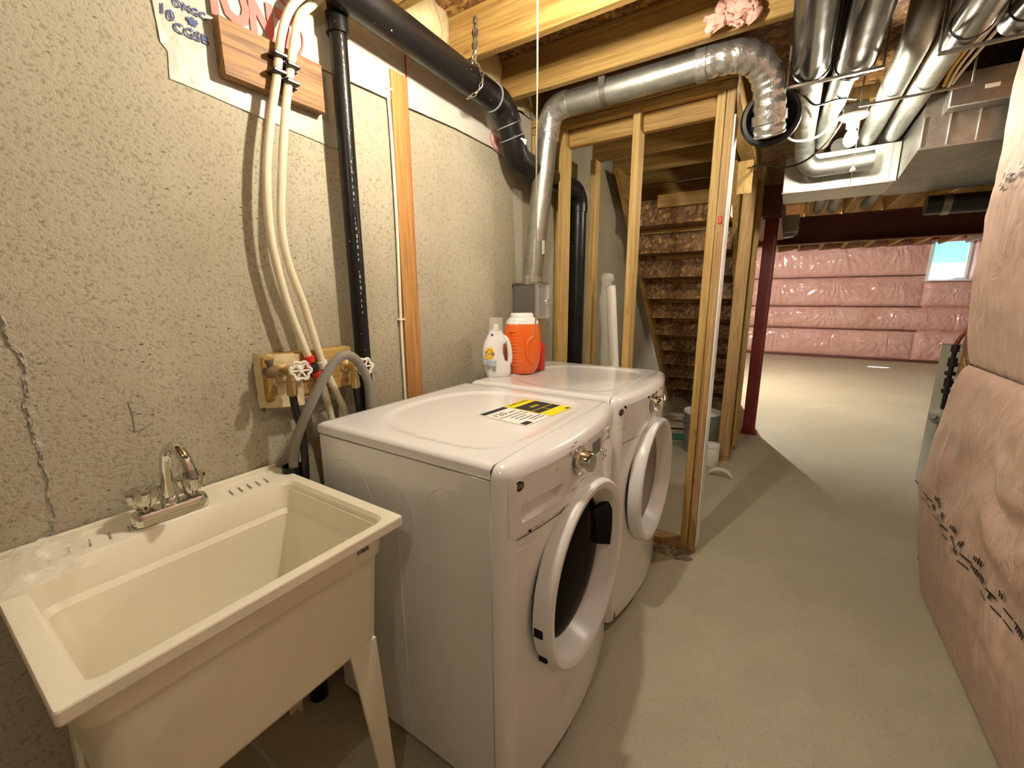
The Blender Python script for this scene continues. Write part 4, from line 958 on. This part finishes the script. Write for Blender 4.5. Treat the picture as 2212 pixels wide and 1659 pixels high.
bx('upper_cabinet', (1.09, 3.62, 1.06), (1.48, 4.18, 2.05), 'furnace_grey', fu, .006)
bx('rating_plate', (.985, 3.518, .99), (1.04, 3.521, 1.03), 'paper', fu, 0)
bx('base', (.97, 3.53, 0), (1.49, 4.19, .02), 'black_rubber', fu, 0)
fl = thing('flue_pipe', 'dark flue pipe running just under the plenum at the upper right', 'pipe', (.8, 4.05, 1.98))
obj('pipe', tube(B(), [(.72,4.08,1.995),(1.30,4.08,1.985)], .062, 20), 'black_clip', fl)
obj('collar', tube(B(), [(.80,4.08,1.994),(.84,4.08,1.993)], .068, 20), 'strap_steel', fl)
gp = thing('gas_line', 'black gas pipe with couplings and a pale round regulator by the furnace', 'pipe', (.835, 3.38, .02))
GX, GY = .835, 3.38
obj('pipe', tube(B(), [(GX,GY,1.12),(GX,GY,.72)], .011, 12), 'black_rubber', gp)
for z, r, h in ((1.10,.019,.04),(1.02,.021,.05),(.955,.025,.02),(.90,.019,.05),(.85,.024,.022)): obj('coupling', tube(B(), [(GX,GY,z-h/2),(GX,GY,z+h/2)], r, 10), 'black_clip', gp)
obj('branch', tube(B(), [(GX,GY,1.0),(GX+.06,GY+.02,1.01),(GX+.09,GY+.06,1.0)], .010, 10, smooth=4), 'brass_dark', gp)
obj('branch', tube(B(), [(GX,GY,.90),(GX+.05,GY+.01,.90),(GX+.09,GY+.10,.90)], .010, 10, smooth=4), 'black_clip', gp)
obj('hose', tube(B(), [(GX,GY,1.12),(GX+.015,GY,1.17),(GX+.05,GY+.02,1.22),(GX+.10,GY+.05,1.25)], .010, 10, smooth=5), 'red_oxide', gp)
obj('regulator', lathe(B(), [(.012,-.05),(.030,-.035),(.046,-.012),(.050,0),(.046,.012),(.030,.03),(.014,.036),(.014,.055)], aim((GX-.01,GY,.695), (-.6,-.8,.1)), 20), 'furnace_grey', gp)
obj('pipe', tube(B(), [(GX,GY,.66),(GX,GY,.02)], .012, 12), 'furnace_grey', gp)
cd = thing('beige_canister', 'beige canister with brown bands beside the gas pipe', 'canister', (1.01, 3.575, 1.06))
obj('body', lathe(B(), [(.03,0),(.036,.01),(.036,.13),(.030,.145),(.012,.15)], Matrix.Translation((1.01,3.575,1.06)), 18), 'pvc_white', cd)
for z in (.03, .09): obj('band', lathe(B(), [(.037,z),(.037,z+.012)], Matrix.Translation((1.01,3.575,1.06)), 18), 'brass', cd)
rgb = thing('duct_boot', 'small galvanized duct boot under the ceiling near the red post', 'duct', (-.08, 6.6, 2.13))
bx('box', (-.24, 6.55, 2.18), (.02, 6.80, 2.387), 'galv', rgb, .004)
b = B(); prism(b, [(-.24,2.18),(.02,2.18),(-.03,2.135),(-.22,2.12)], Matrix(((1,0,0,0),(0,0,1,6.56),(0,1,0,0),(0,0,0,1))), 0, .22); obj('lower', b, 'galv', rgb, 0)
# cables
def cable(label, pts, r, mat, name='cable'): return tag(obj(name, tube(B(), pts, r, 8, smooth=8), mat), label, 'cable')
for k, (x, m, d) in enumerate(((.500,'nm_yellow','yellow cable stapled beside the joist right of the ducts'), (.516,'nm_white','white cable beside the yellow one, left of it'), (.534,'nm_white','white cable hugging the plenum edge by the yellow cable'))):
    cable(d, [(x+.05, 1.2, 2.36), (x+.02, 2.2, 2.372-.006*k), (x-.005, 2.7, 2.365-.01*k), (x-.004*k, 2.89, 2.340-.015*(k % 2))], .0062 if k else .0085, m)
cable('pale cable hanging in a loop under the thin ducts left of the lamp', [(-.12,2.62,2.20),(-.07,2.70,2.165),(.0,2.78,2.175),(.06,2.85,2.215),(.11,2.9,2.30),(.12,2.92,2.39)], .0055, 'nm_white')
cable('dark cable drooping from the stair wall to the lamp box', [(-.28,3.30,2.215),(-.20,3.25,2.20),(-.10,3.1,2.135),(.0,3.0,2.13),(.09,2.92,2.19),(.14,2.88,2.27),(.165,2.87,2.345)], .0055, 'black_clip')
cable('black wire with a kink hanging between the foil duct and lamp', [(-.12,2.38,2.30),(-.05,2.43,2.275),(.0,2.47,2.235),(.03,2.50,2.235),(.10,2.60,2.275),(.17,2.72,2.30)], .0045, 'black_clip')
cable('light grey cable end curling beside the black rubber boot', [(-.13,2.40,2.235),(-.07,2.42,2.238),(-.02,2.44,2.21),(.005,2.45,2.17)], .005, 'nm_white')

# ================================================================== LAMPS
def lamp(name, label, x, y, zt, mat, chain_pts=None, bulb_r=.030, board=None):
    t = thing(name, label, 'lamp', (x, y, zt))
    bx('junction_box', (x-.05, y-.05, zt-.010), (x+.05, y+.05, zt+.035), 'galv_dull', t, .004)
    obj('lampholder', lathe(B(), [(.058,0),(.058,.008),(.050,.016),(.028,.024),(.026,.056),(.022,.058)], aim((x, y, zt-.010), (0,0,-1)), 28), 'porcelain', t)
    obj('bulb', lathe(B(), [(.014,.056),(.015,.066),(bulb_r*.8,.085),(bulb_r,.105),(bulb_r*.92,.122),(bulb_r*.6,.137),(bulb_r*.2,.143)], aim((x, y, zt-.010), (0,0,-1)), 24), mat, t, label='glowing light bulb')
    return t
l1 = lamp('ceiling_lamp', 'bare bulb in a porcelain holder with long pull string above the washer', -.62, 1.085, 2.385, 'bulb_near_glow')
bx('mounting_block', (-.80, 1.03, 2.422), (-.44, 1.14, 2.46), 'pine_x', l1, .003)
obj('pull_string', tube(B(), [(-.660+.0, 1.160, 2.345),(-.661,1.162,2.2),(-.659,1.160,2.0),(-.661,1.161,1.8),(-.660,1.160,1.55),(-.661,1.161,1.27)], .0022, 6, smooth=6), 'string', l1)
l2 = lamp('ceiling_lamp', 'lit bare bulb in white porcelain holder in front of the duct trunk', .180, 2.860, 2.285, 'bulb_far_glow')
bx('mounting_block', (.10, 2.82, 2.322), (.26, 2.90, 2.388), 'pine_z', l2, .003)
obj('pull_string', tube(B(), [(.204,2.83,2.235),(.205,2.83,2.10),(.203,2.83,1.93)], .0016, 6), 'string', l2)
obj('string_bell', lathe(B(), [(.003,0),(.011,-.012),(.012,-.024),(.004,-.026)], Matrix.Translation((.205,2.83,2.03)), 12), 'porcelain', l2)
l3 = lamp('ceiling_lamp', 'bare bulb at the foot of the stairs lighting the far room', -1.12, 7.30, 2.385, 'bulb_room_glow')
l4 = lamp('ceiling_lamp', 'added unseen fill bulb in a porcelain holder behind the viewer', -.16, -.30, 2.385, 'fill_back_glow')  # unseen fill lamp, added to brighten the fronts facing the camera
bx('mounting_block', (-.22, -.355, 2.422), (-.10, -.245, 2.46), 'pine_x', l4, .003)

# ================================================================== UNDER THE STAIRS
rl = thing('wrapped_roll', 'white roll in a clear sleeve leaning behind the stud wall', 'roll', (-.90, 2.86, 0))
obj('roll', tube(B(), [(-.905,2.86,.01),(-1.035,2.86,1.47)], .034, 20), 'pvc_white', rl)
obj('sleeve', tube(B(), [(-.925,2.87,.01),(-1.04,2.88,.9),(-1.075,2.885,1.4),(-1.06,2.88,1.56)], .05, 20, cap=False, smooth=8, rad=lambda t: .050+.008*math.sin(t*23)-.012*t), 'clear_bag', rl, 60)
b = B(); tube(b, [(-1.035,2.86,1.468),(-1.0365,2.86,1.478)], .026, 16); obj('core', b, 'cardboard', rl)
pb = thing('pail', 'dark grey pail with a pale lid under the stairs', 'pail', (-.545, 4.02, 0))
obj('body', lathe(B(), [(.128,0),(.132,.02),(.146,.28),(.152,.282),(.152,.30),(.147,.302),(.149,.36),(.153,.362),(.153,.375),(.148,.375)], Matrix.Translation((-.545,4.02,0)), 32), 'grey_pail', pb)
obj('lid', lathe(B(), [(.154,.366),(.154,.384),(.138,.386),(.136,.380),(.002,.380)], Matrix.Translation((-.545,4.02,0)), 32), 'paper', pb)
obj('bail', tube(B(), [(-.545+.155*math.cos(a), 4.02+.155*math.sin(a), .30-.12*math.sin((a-PI)/ (PI)*PI)) for a in [PI+PI*k/16 for k in range(17)]], .003, 6), 'strap_steel', pb)
cb1 = thing('cardboard_box', 'flattened pale box lying left of the grey pail', 'box', (-.86, 4.35, 0))
obj('body', box(B(), (-.13,-.15,0), (.13,.15,.12), .004, 1, Matrix.Translation((-.80,4.30,0)) @ Matrix.Rotation(.25, 4, 'Z')), 'cardboard', cb1)
obj('flap', box(B(), (-.13,-.10,0), (.13,.10,.006), .001, 1, Matrix.Translation((-.80,4.24,.125)) @ Matrix.Rotation(.25, 4, 'Z') @ Matrix.Rotation(-.25, 4, 'X')), 'paper', cb1)
obj('green_panel', box(B(), (-.10,-.153,.02), (.08,-.1505,.09), 0, 1, Matrix.Translation((-.80,4.30,0)) @ Matrix.Rotation(.25, 4, 'Z')), 'box_green', cb1)
cb2 = thing('plank_bundle', 'few pale offcut boards stacked on the flattened box', 'boards', (-.84, 4.5, .16))
for k in range(3): obj('board', box(B(), (-.18,-.04,0), (.18,.04,.018), .002, 1, Matrix.Translation((-.82+.03*k,4.52,.135+.02*k)) @ Matrix.Rotation(.12*k-.1, 4, 'Z')), 'cardboard', cb2)
wp = thing('white_container', 'white round container standing behind the end stud', 'container', (-.40, 3.68, 0))
obj('body', lathe(B(), [(.055,0),(.06,.01),(.06,.15),(.05,.165)], Matrix.Translation((-.405,3.72,0)), 22), 'pvc_white', wp)
obj('lid', lathe(B(), [(.062,.16),(.062,.185),(.05,.19)], Matrix.Translation((-.405,3.72,0)), 22), 'paper', wp)
b = B()
def elf(u, v):
    a = PI*(.05+.9*u); return Vector((-.305+.085*math.cos(a)*1.0, 3.52-.05*v, .003+.062*math.sin(a)))
grid(b, 18, 3, elf, thick=.006)
tag(obj('pvc_offcut', b, 'pvc_white'), 'white curved plastic offcut lying on the floor at the stud foot', 'offcut')
